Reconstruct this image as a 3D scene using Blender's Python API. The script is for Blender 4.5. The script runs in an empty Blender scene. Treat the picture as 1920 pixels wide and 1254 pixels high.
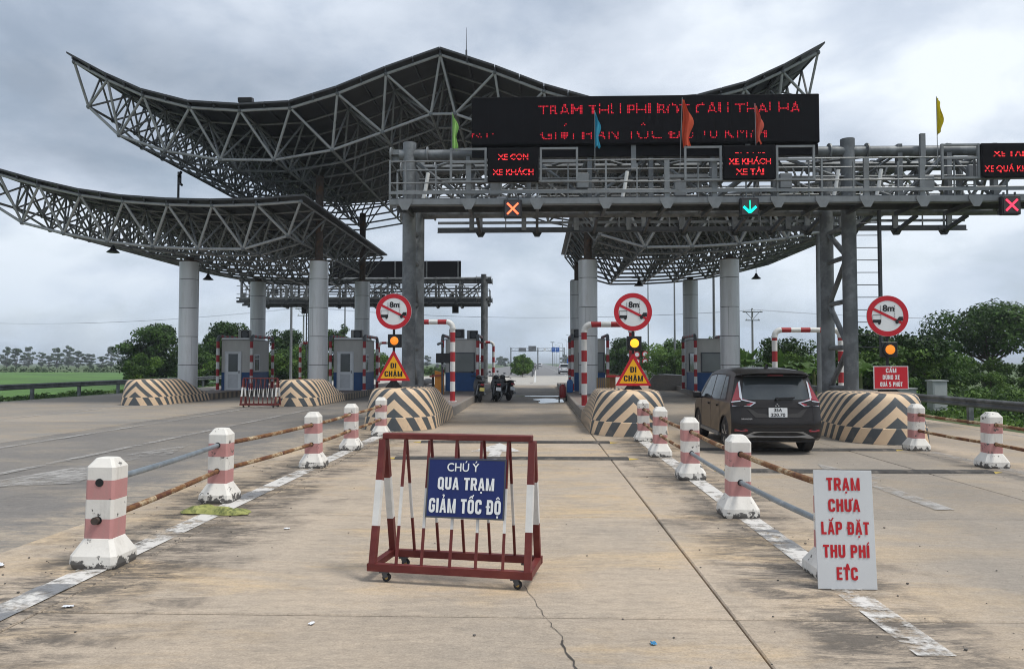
import bpy, math, random
import numpy as np
from mathutils import Vector, Matrix
from mathutils.geometry import tessellate_polygon
PI = math.pi
rad = math.radians
rnd = random.Random(11)
sc = bpy.context.scene
col = sc.collection

# ------------------------------------------------------------------ camera
cam_data = bpy.data.cameras.new('camera')
cam = bpy.data.objects.new('camera', cam_data)
col.objects.link(cam)
cam.location = (0, 0, 1.8)
cam.rotation_euler = (rad(90 + 2.14), 0, rad(1.815))
cam_data.sensor_width = 36
cam_data.lens = 36 * 1420 / 1920
cam_data.clip_start = .05
cam_data.clip_end = 6000
sc.camera = cam

# ------------------------------------------------------------------ world: overcast sky
SUN_EL, SUN_AZ = 62, 112          # azimuth measured clockwise from +Y (high on the right)
world = bpy.data.worlds.new('World')
sc.world = world
world.use_nodes = True
def build_world():
    nt = world.node_tree
    N, L = nt.nodes, nt.links
    N.clear()
    def nd(t, **k):
        n = N.new(t)
        for a, b in k.items():
            setattr(n, a, b)
        return n
    def math_(op, a, b=None, clamp=False):
        n = nd('ShaderNodeMath', operation=op, use_clamp=clamp)
        for i, q in enumerate((a, b)):
            if q is None: continue
            if isinstance(q, (int, float)): n.inputs[i].default_value = q
            else: L.new(q, n.inputs[i])
        return n.outputs[0]
    out = nd('ShaderNodeOutputWorld')
    sky = nd('ShaderNodeTexSky', sky_type='NISHITA')
    sky.sun_disc = False
    sky.sun_elevation = rad(SUN_EL)
    sky.sun_rotation = rad(SUN_AZ)
    sky.air_density = 1.3
    sky.dust_density = 2.5
    bg1 = nd('ShaderNodeBackground')
    bg1.inputs[1].default_value = .08
    L.new(sky.outputs[0], bg1.inputs[0])
    tc = nd('ShaderNodeTexCoord')
    sep = nd('ShaderNodeSeparateXYZ')
    L.new(tc.outputs['Generated'], sep.inputs[0])
    z = math_('MAXIMUM', sep.outputs[2], 0.0)
    den = math_('ADD', z, .42)
    px = math_('DIVIDE', sep.outputs[0], den)
    py = math_('DIVIDE', sep.outputs[1], den)
    comb = nd('ShaderNodeCombineXYZ')
    L.new(px, comb.inputs[0]); L.new(py, comb.inputs[1]); L.new(math_('MULTIPLY', z, 1.2), comb.inputs[2])
    def noise(scale, det, rough, off, dist=0.):
        mp = nd('ShaderNodeMapping')
        mp.inputs['Location'].default_value = off
        L.new(comb.outputs[0], mp.inputs[0])
        n = nd('ShaderNodeTexNoise')
        n.inputs['Scale'].default_value = scale
        n.inputs['Detail'].default_value = det
        n.inputs['Roughness'].default_value = rough
        n.inputs['Distortion'].default_value = dist
        L.new(mp.outputs[0], n.inputs['Vector'])
        return n.outputs[0]
    n1 = noise(1.35, 8, .50, (3.9, -6.1, 0), .35)
    n2 = noise(4.2, 8, .55, (7.3, 4.4, 1), .25)
    n = math_('ADD', math_('MULTIPLY', n1, .80), math_('MULTIPLY', n2, .20))
    ramp = nd('ShaderNodeValToRGB')
    e = ramp.color_ramp.elements
    e[0].position, e[0].color = .36, (.19, .227, .28, 1)
    e[1].position, e[1].color = .60, (.515, .553, .595, 1)
    m1 = ramp.color_ramp.elements.new(.46); m1.color = (.295, .336, .40, 1)
    m2 = ramp.color_ramp.elements.new(.54); m2.color = (.41, .45, .51, 1)
    L.new(n, ramp.inputs[0])
    # thick hazy air towards the horizon
    hz = math_('SUBTRACT', 1.0, math_('MULTIPLY', z, 3.6), True)
    hz = math_('MULTIPLY', math_('POWER', hz, 1.6), .72)
    mix = nd('ShaderNodeMixRGB')
    mix.inputs[2].default_value = (.29, .355, .435, 1)
    L.new(hz, mix.inputs[0]); L.new(ramp.outputs[0], mix.inputs[1])
    bg2 = nd('ShaderNodeBackground')
    bg2.inputs[1].default_value = 1.0
    L.new(mix.outputs[0], bg2.inputs[0])
    ms = nd('ShaderNodeMixShader')
    cov = nd('ShaderNodeMapRange')
    cov.inputs[1].default_value, cov.inputs[2].default_value = .38, .52
    cov.inputs[3].default_value, cov.inputs[4].default_value = .86, 1.0
    L.new(n2, cov.inputs[0])
    L.new(cov.outputs[0], ms.inputs[0])
    L.new(bg1.outputs[0], ms.inputs[1]); L.new(bg2.outputs[0], ms.inputs[2])
    L.new(ms.outputs[0], out.inputs[0])
build_world()

sun_data = bpy.data.lights.new('sun', 'SUN')
sun = bpy.data.objects.new('sun', sun_data)
col.objects.link(sun)
sun.location = (20, -20, 40)
sun_data.energy = 1.5
sun_data.angle = rad(16)
sun_data.color = (1, .955, .88)
sun.rotation_euler = (rad(90 - SUN_EL), 0, rad(180 - SUN_AZ))

sc.view_settings.view_transform = 'Standard'
sc.view_settings.look = 'None'
sc.view_settings.gamma = 1
sc.view_settings.exposure = .87
sc.view_settings.use_curve_mapping = False
sc.render.engine = 'CYCLES'
sc.cycles.use_denoising = True
sc.cycles.filter_width = 1.05
sc.cycles.max_bounces = 6
sc.cycles.transparent_max_bounces = 12

# ------------------------------------------------------------------ materials
MATS = {}
def material(name, c, rough=.6, metal=0., var=.12, scale=2.5, bump=0., bscale=40., spec=.4, c2=None, c2at=(.5, .7), c2scale=4., emit=0.,
             world_pos=False, stretch=(1, 1, 1), rnd_obj=.0, coat=0., detail=6, transl=0.):
    if name in MATS: return MATS[name]
    m = bpy.data.materials.new(name); m.use_nodes = True
    nt = m.node_tree; N, L = nt.nodes, nt.links
    b = N['Principled BSDF']
    b.inputs['Roughness'].default_value = rough
    b.inputs['Metallic'].default_value = metal
    b.inputs['Specular IOR Level'].default_value = spec
    if coat: b.inputs['Coat Weight'].default_value = coat; b.inputs['Coat Roughness'].default_value = .06
    if world_pos: src = N.new('ShaderNodeNewGeometry').outputs['Position']
    else: src = N.new('ShaderNodeTexCoord').outputs['Object']
    mp = N.new('ShaderNodeMapping'); mp.inputs['Scale'].default_value = stretch
    L.new(src, mp.inputs[0]); vec = mp.outputs[0]
    def noise(s, d=detail, r=.6):
        n = N.new('ShaderNodeTexNoise')
        n.inputs['Scale'].default_value = s; n.inputs['Detail'].default_value = d; n.inputs['Roughness'].default_value = r
        L.new(vec, n.inputs['Vector']); return n.outputs[0]
    colour = None
    if var or rnd_obj:
        mr = N.new('ShaderNodeMapRange')
        mr.inputs[1].default_value, mr.inputs[2].default_value = .3, .7
        mr.inputs[3].default_value, mr.inputs[4].default_value = 1 - var, 1 + var
        L.new(noise(scale), mr.inputs[0])
        f = mr.outputs[0]
        if rnd_obj:
            oi = N.new('ShaderNodeObjectInfo')
            m2 = N.new('ShaderNodeMapRange'); m2.inputs[3].default_value, m2.inputs[4].default_value = 1 - rnd_obj, 1 + rnd_obj
            L.new(oi.outputs['Random'], m2.inputs[0])
            mu = N.new('ShaderNodeMath'); mu.operation = 'MULTIPLY'
            L.new(f, mu.inputs[0]); L.new(m2.outputs[0], mu.inputs[1]); f = mu.outputs[0]
        vm = N.new('ShaderNodeVectorMath'); vm.operation = 'SCALE'
        vm.inputs[0].default_value = c[:3]
        L.new(f, vm.inputs['Scale'])
        colour = vm.outputs[0]
    if c2:
        mr = N.new('ShaderNodeMapRange')
        mr.inputs[1].default_value, mr.inputs[2].default_value = c2at
        L.new(noise(c2scale, 8, .65), mr.inputs[0])
        mx = N.new('ShaderNodeMixRGB')
        mx.inputs[2].default_value = (*c2[:3], 1)
        if colour: L.new(colour, mx.inputs[1])
        else: mx.inputs[1].default_value = (*c[:3], 1)
        L.new(mr.outputs[0], mx.inputs[0]); colour = mx.outputs[0]
    if colour: L.new(colour, b.inputs['Base Color'])
    else: b.inputs['Base Color'].default_value = (*c[:3], 1)
    if bump:
        bp = N.new('ShaderNodeBump'); bp.inputs['Strength'].default_value = bump; bp.inputs['Distance'].default_value = .01
        L.new(noise(bscale), bp.inputs['Height']); L.new(bp.outputs[0], b.inputs['Normal'])
    if emit:
        b.inputs['Emission Color'].default_value = (*c[:3], 1); b.inputs['Emission Strength'].default_value = emit
    if transl:
        tr = N.new('ShaderNodeBsdfTranslucent')
        if colour: L.new(colour, tr.inputs[0])
        else: tr.inputs[0].default_value = (*c[:3], 1)
        ms = N.new('ShaderNodeMixShader'); ms.inputs[0].default_value = transl
        L.new(b.outputs[0], ms.inputs[1]); L.new(tr.outputs[0], ms.inputs[2])
        L.new(ms.outputs[0], N['Material Output'].inputs[0])
    m['b'] = 1
    MATS[name] = m
    return m

def node_tools(m):
    nt = m.node_tree; N, L = nt.nodes, nt.links
    def nd(t, **k):
        n = N.new(t)
        for a, b in k.items(): setattr(n, a, b)
        return n
    def mt(op, a, b=None, clamp=False):
        n = nd('ShaderNodeMath', operation=op, use_clamp=clamp)
        for i, q in enumerate((a, b)):
            if q is None: continue
            if isinstance(q, (int, float)): n.inputs[i].default_value = q
            else: L.new(q, n.inputs[i])
        return n.outputs[0]
    def noise(vec, s, d=6, r=.6, st=(1, 1, 1), off=(0, 0, 0), dist=0):
        mp = nd('ShaderNodeMapping'); mp.inputs['Scale'].default_value = st; mp.inputs['Location'].default_value = off
        L.new(vec, mp.inputs[0])
        n = nd('ShaderNodeTexNoise'); n.inputs['Scale'].default_value = s; n.inputs['Detail'].default_value = d
        n.inputs['Roughness'].default_value = r; n.inputs['Distortion'].default_value = dist
        L.new(mp.outputs[0], n.inputs['Vector']); return n.outputs[0]
    def rng(v, a, b, c=0., d=1., smooth=False):
        n = nd('ShaderNodeMapRange'); n.inputs[1].default_value = a; n.inputs[2].default_value = b
        n.inputs[3].default_value = c; n.inputs[4].default_value = d
        if smooth: n.interpolation_type = 'SMOOTHSTEP'
        L.new(v, n.inputs[0]); return n.outputs[0]
    def mix(f, a, b):
        n = nd('ShaderNodeMixRGB')
        for i, q in enumerate((f, a, b)):
            if isinstance(q, (int, float)): n.inputs[i].default_value = q
            elif isinstance(q, tuple): n.inputs[i].default_value = (*q[:3], 1)
            else: L.new(q, n.inputs[i])
        return n.outputs[0]
    return N, L, nd, mt, noise, rng, mix

# ------------------------------------------------------------------ mesh collector
class MB:
    def __init__(s): s.v = []; s.f = []; s.m = []; s.cur = 0; s.uv = None
    def add(s, vs, fs, m=None):
        o = len(s.v); s.v += [tuple(q) for q in vs]
        s.f += [tuple(i + o for i in f) for f in fs]
        s.m += [s.cur if m is None else m] * len(fs)
        return s
    def box(s, c, d, rz=0, rx=0, ry=0, bev=0):
        x, y, z = d[0] / 2, d[1] / 2, d[2] / 2
        M = Matrix.Translation(c) @ Matrix.Rotation(rz, 4, 'Z') @ Matrix.Rotation(ry, 4, 'Y') @ Matrix.Rotation(rx, 4, 'X')
        if bev:
            b = min(bev, x * .9, y * .9, z * .9); vs = []
            for sz in (-1, 1):
                for (px, py) in ((x - b, y), (x, y - b)):
                    pass
            rings = []
            for zz, ins in ((-z, b), (-z + b, 0), (z - b, 0), (z, b)):
                X, Y = x - ins, y - ins; q = b if ins == 0 else b * .6
                rings.append([(X - q, -Y, zz), (X, -Y + q, zz), (X, Y - q, zz), (X - q, Y, zz), (-X + q, Y, zz), (-X, Y - q, zz), (-X, -Y + q, zz), (-X + q, -Y, zz)])
            vs = [M @ Vector(p) for r in rings for p in r]; fs = [tuple(range(7, -1, -1)), tuple(range(24, 32))]
            for k in range(3):
                for i in range(8):
                    j = (i + 1) % 8; fs.append((k * 8 + i, k * 8 + j, k * 8 + 8 + j, k * 8 + 8 + i))
            return s.add(vs, fs)
        vs = [M @ Vector(p) for p in ((-x, -y, -z), (x, -y, -z), (x, y, -z), (-x, y, -z), (-x, -y, z), (x, -y, z), (x, y, z), (-x, y, z))]
        return s.add(vs, ((3, 2, 1, 0), (4, 5, 6, 7), (0, 1, 5, 4), (1, 2, 6, 5), (2, 3, 7, 6), (3, 0, 4, 7)))
    def frame(s, p0, p1):
        p0, p1 = Vector(p0), Vector(p1); d = (p1 - p0).normalized()
        up = Vector((0, 0, 1)) if abs(d.z) < .95 else Vector((0, 1, 0))
        a = d.cross(up).normalized(); b = a.cross(d)
        return p0, p1, a, b
    def bar(s, p0, p1, w, h):
        p0, p1, a, b = s.frame(p0, p1); vs = []
        for p in (p0, p1):
            for i, j in ((-1, -1), (1, -1), (1, 1), (-1, 1)): vs.append(p + a * (i * w / 2) + b * (j * h / 2))
        return s.add(vs, ((0, 1, 2, 3), (7, 6, 5, 4), (0, 4, 5, 1), (1, 5, 6, 2), (2, 6, 7, 3), (3, 7, 4, 0)))
    def cyl(s, p0, p1, r0, r1=None, n=10, caps=True):
        r1 = r0 if r1 is None else r1
        p0, p1, a, b = s.frame(p0, p1); vs = []
        for p, r in ((p0, r0), (p1, r1)):
            for i in range(n):
                t = 2 * PI * i / n; vs.append(p + a * (r * math.cos(t)) + b * (r * math.sin(t)))
        fs = [(i, (i + 1) % n, n + (i + 1) % n, n + i) for i in range(n)]
        if caps: fs += [tuple(range(n - 1, -1, -1)), tuple(range(n, 2 * n))]
        return s.add(vs, fs)
    def tube(s, pts, r, n=8, caps=True, ms=None):
        pts = [Vector(p) for p in pts]; K = len(pts); rs = r if isinstance(r, (list, tuple)) else [r] * K
        d0 = (pts[1] - pts[0]).normalized(); up = Vector((0, 0, 1)) if abs(d0.z) < .9 else Vector((1, 0, 0))
        a = d0.cross(up).normalized(); vs = []
        for k in range(K):
            d = (pts[min(k + 1, K - 1)] - pts[max(k - 1, 0)]).normalized()
            a = (a - d * a.dot(d)).normalized(); b = d.cross(a)
            for i in range(n):
                t = 2 * PI * i / n; vs.append(pts[k] + (a * math.cos(t) + b * math.sin(t)) * rs[k])
        for k in range(K - 1):
            o = len(s.f)
        base = len(s.v); s.v += [tuple(q) for q in vs]
        for k in range(K - 1):
            mm = s.cur if ms is None else ms[k]
            for i in range(n):
                j = (i + 1) % n
                s.f.append((base + k * n + i, base + k * n + j, base + k * n + n + j, base + k * n + n + i)); s.m.append(mm)
        if caps:
            s.f.append(tuple(base + i for i in range(n - 1, -1, -1))); s.m.append(s.cur if ms is None else ms[0])
            s.f.append(tuple(base + (K - 1) * n + i for i in range(n))); s.m.append(s.cur if ms is None else ms[-1])
        return s
    def lathe(s, prof, c=(0, 0, 0), n=16, axis='Z'):
        vs = []; K = len(prof)
        for (r, z) in prof:
            for i in range(n):
                t = 2 * PI * i / n; p = (r * math.cos(t), r * math.sin(t), z)
                if axis == 'Y': p = (p[0], z, -p[1])
                if axis == 'X': p = (z, p[0], p[1])
                vs.append((p[0] + c[0], p[1] + c[1], p[2] + c[2]))
        fs = [(k * n + i, k * n + (i + 1) % n, k * n + n + (i + 1) % n, k * n + n + i) for k in range(K - 1) for i in range(n)]
        fs += [tuple(range(n - 1, -1, -1)), tuple(range((K - 1) * n, K * n))]
        return s.add(vs, fs)
    def extrude(s, poly, vec):
        n = len(poly); P = [Vector(p) for p in poly]; vec = Vector(vec)
        vs = P + [p + vec for p in P]
        tri = tessellate_polygon([P])
        fs = [(a, b, c) for a, b, c in tri] + [(n + c, n + b, n + a) for a, b, c in tri]
        fs += [((i + 1) % n, i, n + i, n + (i + 1) % n) for i in range(n)]
        return s.add(vs, fs)
    def flat(s, poly):
        P = [Vector(p) for p in poly]
        return s.add(P, [tuple(t) for t in tessellate_polygon([P])])
    def sphere(s, c, r, n=8, sq=(1, 1, 1)):
        vs = []; k = n // 2 + 1; fs = []
        for i in range(1, k):
            ph = PI * i / k
            for j in range(n):
                t = 2 * PI * j / n
                vs.append((c[0] + r * sq[0] * math.sin(ph) * math.cos(t), c[1] + r * sq[1] * math.sin(ph) * math.sin(t), c[2] + r * sq[2] * math.cos(ph)))
        for i in range(k - 2):
            for j in range(n):
                fs.append((i * n + j, i * n + n + j, i * n + n + (j + 1) % n, i * n + (j + 1) % n))
        fs += [tuple(range(n)), tuple(range((k - 2) * n + n - 1, (k - 2) * n - 1, -1))]
        return s.add(vs, fs)
    def mesh(s, name, mats, smooth=False, fix=True):
        me = bpy.data.meshes.new(name); me.from_pydata(s.v, [], s.f)
        mats = mats if isinstance(mats, (list, tuple)) else [mats]
        for q in mats: me.materials.append(q)
        if len(mats) > 1: me.polygons.foreach_set('material_index', s.m)
        if fix:
            import bmesh
            bm = bmesh.new(); bm.from_mesh(me); bmesh.ops.recalc_face_normals(bm, faces=bm.faces); bm.to_mesh(me); bm.free()
        if smooth:
            me.polygons.foreach_set('use_smooth', [True] * len(me.polygons))
            me.set_sharp_from_angle(angle=rad(smooth if smooth is not True else 38))
        me.update()
        return me
    def build(s, name, mats, parent=None, smooth=False, label=None, cat=None, group=None, kind=None, loc=None, rz=0, fix=True):
        return link(s.mesh(name, mats, smooth, fix), name, parent, label, cat, group, kind, loc, rz)

KIDS = {}
def tag(o, label=None, cat=None, group=None, kind=None):
    if label: o['label'] = label
    if cat: o['category'] = cat
    if group: o['group'] = group
    if kind: o['kind'] = kind
    return o
def link(me, name, parent=None, label=None, cat=None, group=None, kind=None, loc=None, rz=0):
    o = bpy.data.objects.new(name, me); col.objects.link(o)
    if parent: o.parent = parent; KIDS.setdefault(parent.name, []).append(o)
    if loc is not None: o.location = loc
    if rz: o.rotation_euler[2] = rz
    return tag(o, label, cat, group, kind)
def thing(name, label, cat, loc=(0, 0, 0), rz=0, group=None):
    o = bpy.data.objects.new(name, None); col.objects.link(o)
    o.location = loc; o.rotation_euler = (0, 0, rz); o.empty_display_size = .3
    return tag(o, label, cat, group)
def kids(o): return KIDS.get(o.name, [])
def copy_tree(o, loc, rz=0, label=None, group=None, scale=None, skip=()):
    def rec(q, par):
        c = q.copy(); col.objects.link(c)
        if par: c.parent = par; KIDS.setdefault(par.name, []).append(c)
        for ch in kids(q):
            if ch.name.split('.')[0] not in skip: rec(ch, c)
        return c
    c = rec(o, None); c.location = loc; c.rotation_euler = (0, 0, rz)
    if scale: c.scale = scale if isinstance(scale, tuple) else (scale,) * 3
    return tag(c, label, None, group)

# ------------------------------------------------------------------ lettering
def text_tris(body, bold=.0):
    c = bpy.data.curves.new('t', 'FONT'); c.body = body; c.align_x = 'CENTER'; c.offset = bold; c.resolution_u = 4
    o = bpy.data.objects.new('t', c); col.objects.link(o)
    dg = bpy.context.evaluated_depsgraph_get(); ev = o.evaluated_get(dg); me = ev.to_mesh()
    me.calc_loop_triangles()
    vs = [(v.co.x, v.co.y) for v in me.vertices]; ts = [tuple(t.vertices) for t in me.loop_triangles]
    ev.to_mesh_clear(); bpy.data.objects.remove(o); bpy.data.curves.remove(c)
    return vs, ts
def text_mb(mb, body, h, w=None, c=(0, 0, 0), bold=.03, axis='front', sx=None, tilt=0):
    """letters with capital height h, line width w, standing in the XZ plane at c"""
    vs, ts = text_tris(body)
    x0, x1 = min(v[0] for v in vs), max(v[0] for v in vs); k = h / .70
    kx = (w / (x1 - x0)) if w else k * (sx or 1); mx = (x0 + x1) / 2
    V = [(c[0] + (v[0] - mx) * kx, c[1] + v[1] * k * math.tan(tilt), c[2] + v[1] * k) for v in vs]
    # heavier strokes: the letter laid several times, each a hair in front of the last
    b = bold * 1.05
    for q, (dx, dz) in enumerate(((0, 0), (-b, 0), (b, 0), (-b * .6, b * .7), (b * .6, b * .7), (b * .6, -b * .7), (-b * .6, -b * .7)) if bold else ((0, 0),)):
        mb.add([(x + dx * k, y - q * .0002, z + dz * k) for x, y, z in V], ts)
    return mb
# a heavy condensed alphabet for painted signs
import unicodedata
def round_path(pts, r, closed=False):
    out = []; n = len(pts)
    for i, p in enumerate(pts):
        p = Vector((*p, 0)); sharp = False
        if not closed and i in (0, n - 1): out.append(p); continue
        a, b = Vector((*pts[i - 1], 0)), Vector((*pts[(i + 1) % n], 0)); rr = r[i] if isinstance(r, list) else r
        if rr <= 0: out.append(p); continue
        da, db = (a - p), (b - p); rr = min(rr, da.length * .5, db.length * .5); q0, q1 = p + da.normalized() * rr, p + db.normalized() * rr
        for k in range(5):
            t = k / 4; out.append(q0 * (1 - t) ** 2 + p * 2 * t * (1 - t) + q1 * t * t)
    return out
def thick(P, s, closed=False):
    Q = [Vector((p[0], p[1], 0)) for p in P]; P = []
    for q in Q:
        if not P or (q - P[-1]).length > 1e-4: P.append(q)
    if closed and (P[0] - P[-1]).length < 1e-4: P.pop()
    n = len(P); Ls, Rs = [], []
    for i in range(n):
        a = P[i - 1] if (i or closed) else None; b = P[(i + 1) % n] if (i < n - 1 or closed) else None
        d1 = (P[i] - a).normalized() if a is not None else None; d2 = (b - P[i]).normalized() if b is not None else None
        d1 = d1 or d2; d2 = d2 or d1
        n1, n2 = Vector((-d1.y, d1.x, 0)), Vector((-d2.y, d2.x, 0)); m = (n1 + n2).normalized(); k = s / 2 / max(.4, m.dot(n1))
        Ls.append(P[i] + m * k); Rs.append(P[i] - m * k)
    q = []
    for i in range(n if closed else n - 1):
        j = (i + 1) % n; q.append([(v.x, v.y) for v in (Rs[i], Rs[j], Ls[j], Ls[i])])
    return q
def glyph(ch):
    W, s = .56, .21; L, R, B, T = s / 2, W - s / 2, s * .44, 1 - s * .44; th = s * .88; rc = .2
    rect = lambda x0, y0, x1, y1: [(x0, y0), (x1, y0), (x1, y1), (x0, y1)]
    stem = lambda x: rect(x - s / 2, 0, x + s / 2, 1)
    mid = rect(L, .44, R, .44 + th); g = []
    if ch == 'I': return s, [stem(L)]
    if ch == 'M': W = .72; return W, [stem(L), stem(W - s / 2), [(s * .95, 1), (s * .95, .62), (W / 2 - .07, 0), (W / 2 + .02, .0)], [(W - s * .95, 1), (W / 2 - .02, 0), (W / 2 + .07, 0), (W - s * .95, .62)]]
    if ch == 'N': return W, [stem(L), stem(R), [(s * .9, 1), (s * .9, .68), (W - s * .9, 0), (W - s * .9, .34)]]
    if ch == 'H': return W, [stem(L), stem(R), mid]
    if ch == 'T': return .5, [rect(.25 - s / 2, 0, .25 + s / 2, 1 - th), rect(0, 1 - th, .5, 1)]
    if ch == 'L': return .45, [stem(L), rect(s, 0, .45, th)]
    if ch == 'E': return .46, [stem(L), rect(s, 0, .46, th), rect(s, .44, .42, .44 + th * .9), rect(s, 1 - th, .46, 1)]
    if ch == 'A': return .58, [[(0, 0), (.18, 0), (.35, 1), (.19, 1)], [(.58, 0), (.39, 1), (.23, 1), (.40, 0)], rect(.13, .2, .45, .2 + th * .85)]
    if ch == 'X': return .58, [[(0, 0), (.2, 0), (.57, 1), (.37, 1)], [(.58, 0), (.38, 0), (.01, 1), (.21, 1)]]
    if ch == 'U': return W, thick(round_path([(L, 1), (L, B), (R, B), (R, 1)], rc), s)
    if ch == 'C': return W, thick(round_path([(R, .66), (R, T), (L, T), (L, B), (R, B), (R, .34)], rc), s * .96)
    if ch == 'G': return W, thick(round_path([(R, .68), (R, T), (L, T), (L, B), (R, B), (R, .46), (.30, .46)], [0, rc, rc, rc, rc, 0, 0]), s * .96)
    if ch in 'OQ': return W, thick(round_path([(L, T), (L, B), (R, B), (R, T)], rc, True), s * .96, True) + ([[(.28, .2), (.4, .26), (.6, -.02), (.46, -.08)]] if ch == 'Q' else [])
    if ch in 'DĐ': return W, thick(round_path([(L, T), (L, B), (R, B), (R, T)], [0, 0, rc, rc], True), s * .96, True) + ([rect(-.08, .45, .3, .45 + th * .7)] if ch == 'Đ' else [])
    if ch in 'PR': return W, [stem(L)] + thick(round_path([(s * .9, T), (R, T), (R, .46), (s * .9, .46)], rc * .8), s * .92) + ([[(.22, .46), (.40, .46), (W + .02, 0), (W - .18, 0)]] if ch == 'R' else [])
    if ch == '5': return W, thick(round_path([(R, T), (L, T), (L, .56), (R, .56), (R, B), (L, B), (L, .22)], [0, 0, 0, rc, rc, rc, 0]), s * .92)
    return .24, []
def bold_mb(mb, body, h, w, c, y_of=None):
    x = 0; Q = []
    for ch in body:
        de = unicodedata.normalize('NFD', ch) if ch != 'Đ' else ch; W, polys = glyph(de[0]); cx = W / 2
        marks = de[1:]; polys = list(polys); lift = .0
        if '\u0302' in marks: polys += thick([(cx - .15, 1.07), (cx, 1.2), (cx + .15, 1.07)], .085); lift = .09
        if '\u0306' in marks: polys += thick([(cx - .15, 1.2), (cx - .08, 1.09), (cx + .08, 1.09), (cx + .15, 1.2)], .085); lift = .09
        dx = .12 if lift else 0
        if '\u0301' in marks: polys += thick([(cx - .05 + dx, 1.06 + lift), (cx + .1 + dx, 1.22 + lift)], .1)
        if '\u0300' in marks: polys += thick([(cx + .05 + dx, 1.06 + lift), (cx - .1 + dx, 1.22 + lift)], .1)
        if '\u0309' in marks: polys += thick([(cx - .09, 1.22), (cx + .02, 1.26), (cx + .07, 1.19), (cx, 1.13), (cx, 1.06)], .075)
        if '\u0323' in marks: polys.append([(cx - .075, -.23), (cx + .075, -.23), (cx + .075, -.09), (cx - .075, -.09)])
        if '\u031b' in marks: polys += thick([(W - .03, .9), (W + .08, .93), (W + .1, 1.08)], .09)
        for p in polys: Q.append([(x + a, b) for a, b in p])
        x += W + .1
    x -= .1; kx = w / x
    for i, p in enumerate(Q): mb.add([(c[0] + (a - x / 2) * kx, c[1] - i * .00006, c[2] + b * h) for a, b in p], [tuple(range(len(p)))])
    return mb
def led_dots(mb, body, h, w, c, pitch, rows=None, bold=.0, size=.72, y=0, keep=1.):
    """red diodes where the letters fall; rows = set of visible fractions of the height"""
    vs, ts = text_tris(body, bold); V = np.array(vs)
    x0, x1 = V[:, 0].min(), V[:, 0].max(); k = h / .70; kx = w / (x1 - x0)
    V = np.stack([(V[:, 0] - (x0 + x1) / 2) * kx, V[:, 1] * k], 1)
    z0, z1 = V[:, 1].min(), V[:, 1].max(); s = pitch * size / 2
    gx = np.arange(V[:, 0].min(), V[:, 0].max() + pitch, pitch); gz = np.arange(math.floor(z0 / pitch) * pitch, z1 + pitch, pitch)
    GX, GZ = np.meshgrid(gx, gz); P = np.stack([GX.ravel(), GZ.ravel()], 1); hit = np.zeros(len(P), bool)
    for a, b, d in ts:
        A, B, D = V[a], V[b], V[d]; den = (B[1] - D[1]) * (A[0] - D[0]) + (D[0] - B[0]) * (A[1] - D[1])
        if abs(den) < 1e-12: continue
        l1 = ((B[1] - D[1]) * (P[:, 0] - D[0]) + (D[0] - B[0]) * (P[:, 1] - D[1])) / den
        l2 = ((D[1] - A[1]) * (P[:, 0] - D[0]) + (A[0] - D[0]) * (P[:, 1] - D[1])) / den
        hit |= (l1 >= -.02) & (l2 >= -.02) & (l1 + l2 <= 1.02)
    for (px, pz) in P[hit]:
        fz = pz / h
        if rows and not any(a <= fz <= b for a, b in rows): continue
        if keep < 1 and rnd.random() > keep: continue
        X, Z = c[0] + px, c[2] + pz
        mb.add([(X - s, c[1], Z - s), (X + s, c[1], Z - s), (X + s, c[1], Z + s), (X - s, c[1], Z + s)], [(0, 1, 2, 3)])
    return mb
# ------------------------------------------------------------------ common materials
GALV = material('galvanised_steel', (.185, .197, .205), .55, .3, .22, 3, c2=(.12, .128, .135), c2at=(.47, .56), c2scale=1.3)
GALV2 = material('pale_galvanised_steel', (.21, .222, .23), .5, .3, .18, 4, c2=(.16, .165, .168), c2at=(.52, .66), c2scale=2)
STRUT = material('strut_lit_grey', (.36, .375, .385), .5, .2, .15, 3, c2=(.27, .28, .285), c2at=(.52, .66), c2scale=1.5)  # front tubes of the frame, paler: sky light put into the colour
FRAME = material('space_frame_shaded_grey', (.21, .22, .227), .5, .25, .22, 2.5)  # inner tubes of the same frame, darker: shade under the roof in the colour
BLACKM = material('matt_black', (.012, .012, .014), .75, 0, .1, 6, spec=.12)
DARKSTEEL = material('dark_steel', (.075, .08, .088), .5, .3, .2, 4)
ROOFSHEET = material('roof_sheet', (.046, .049, .053), .55, .1, .18, 1.2, rnd_obj=.18)
CLAD = material('column_cladding', (.58, .59, .60), .38, .3, .08, 1.2, stretch=(3, 3, .4), rnd_obj=.05, c2=(.44, .435, .42), c2at=(.54, .78), c2scale=1.1)
RUST = material('rusty_steel', (.075, .058, .05), .8, .1, .4, 6, c2=(.13, .07, .04), c2at=(.5, .65), bump=.3)
BLACK = material('black_plastic', (.014, .014, .016), .45, 0, .1, 6)
RUBBER = material('black_rubber', (.022, .022, .024), .8, 0, .2, 8)
RED = material('red_paint', (.36, .025, .03), .5, 0, .12, 6, c2=(.16, .05, .04), c2at=(.66, .8), c2scale=9)
WHITE = material('white_paint', (.70, .70, .68), .5, 0, .08, 6, c2=(.40, .38, .34), c2at=(.64, .82), c2scale=7)
GLASS = material('dark_glass', (.02, .026, .03), .06, 0, 0, spec=.9)
CREAMWALL = material('booth_wall', (.47, .465, .44), .6, 0, .07, 1.5, c2=(.33, .32, .29), c2at=(.6, .8), stretch=(2, 2, .5))
BLUEWALL = material('booth_blue', (.022, .075, .20), .55, 0, .12, 3)
WHITEPVC = material('white_frame', (.66, .68, .70), .4, 0, .05)

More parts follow.
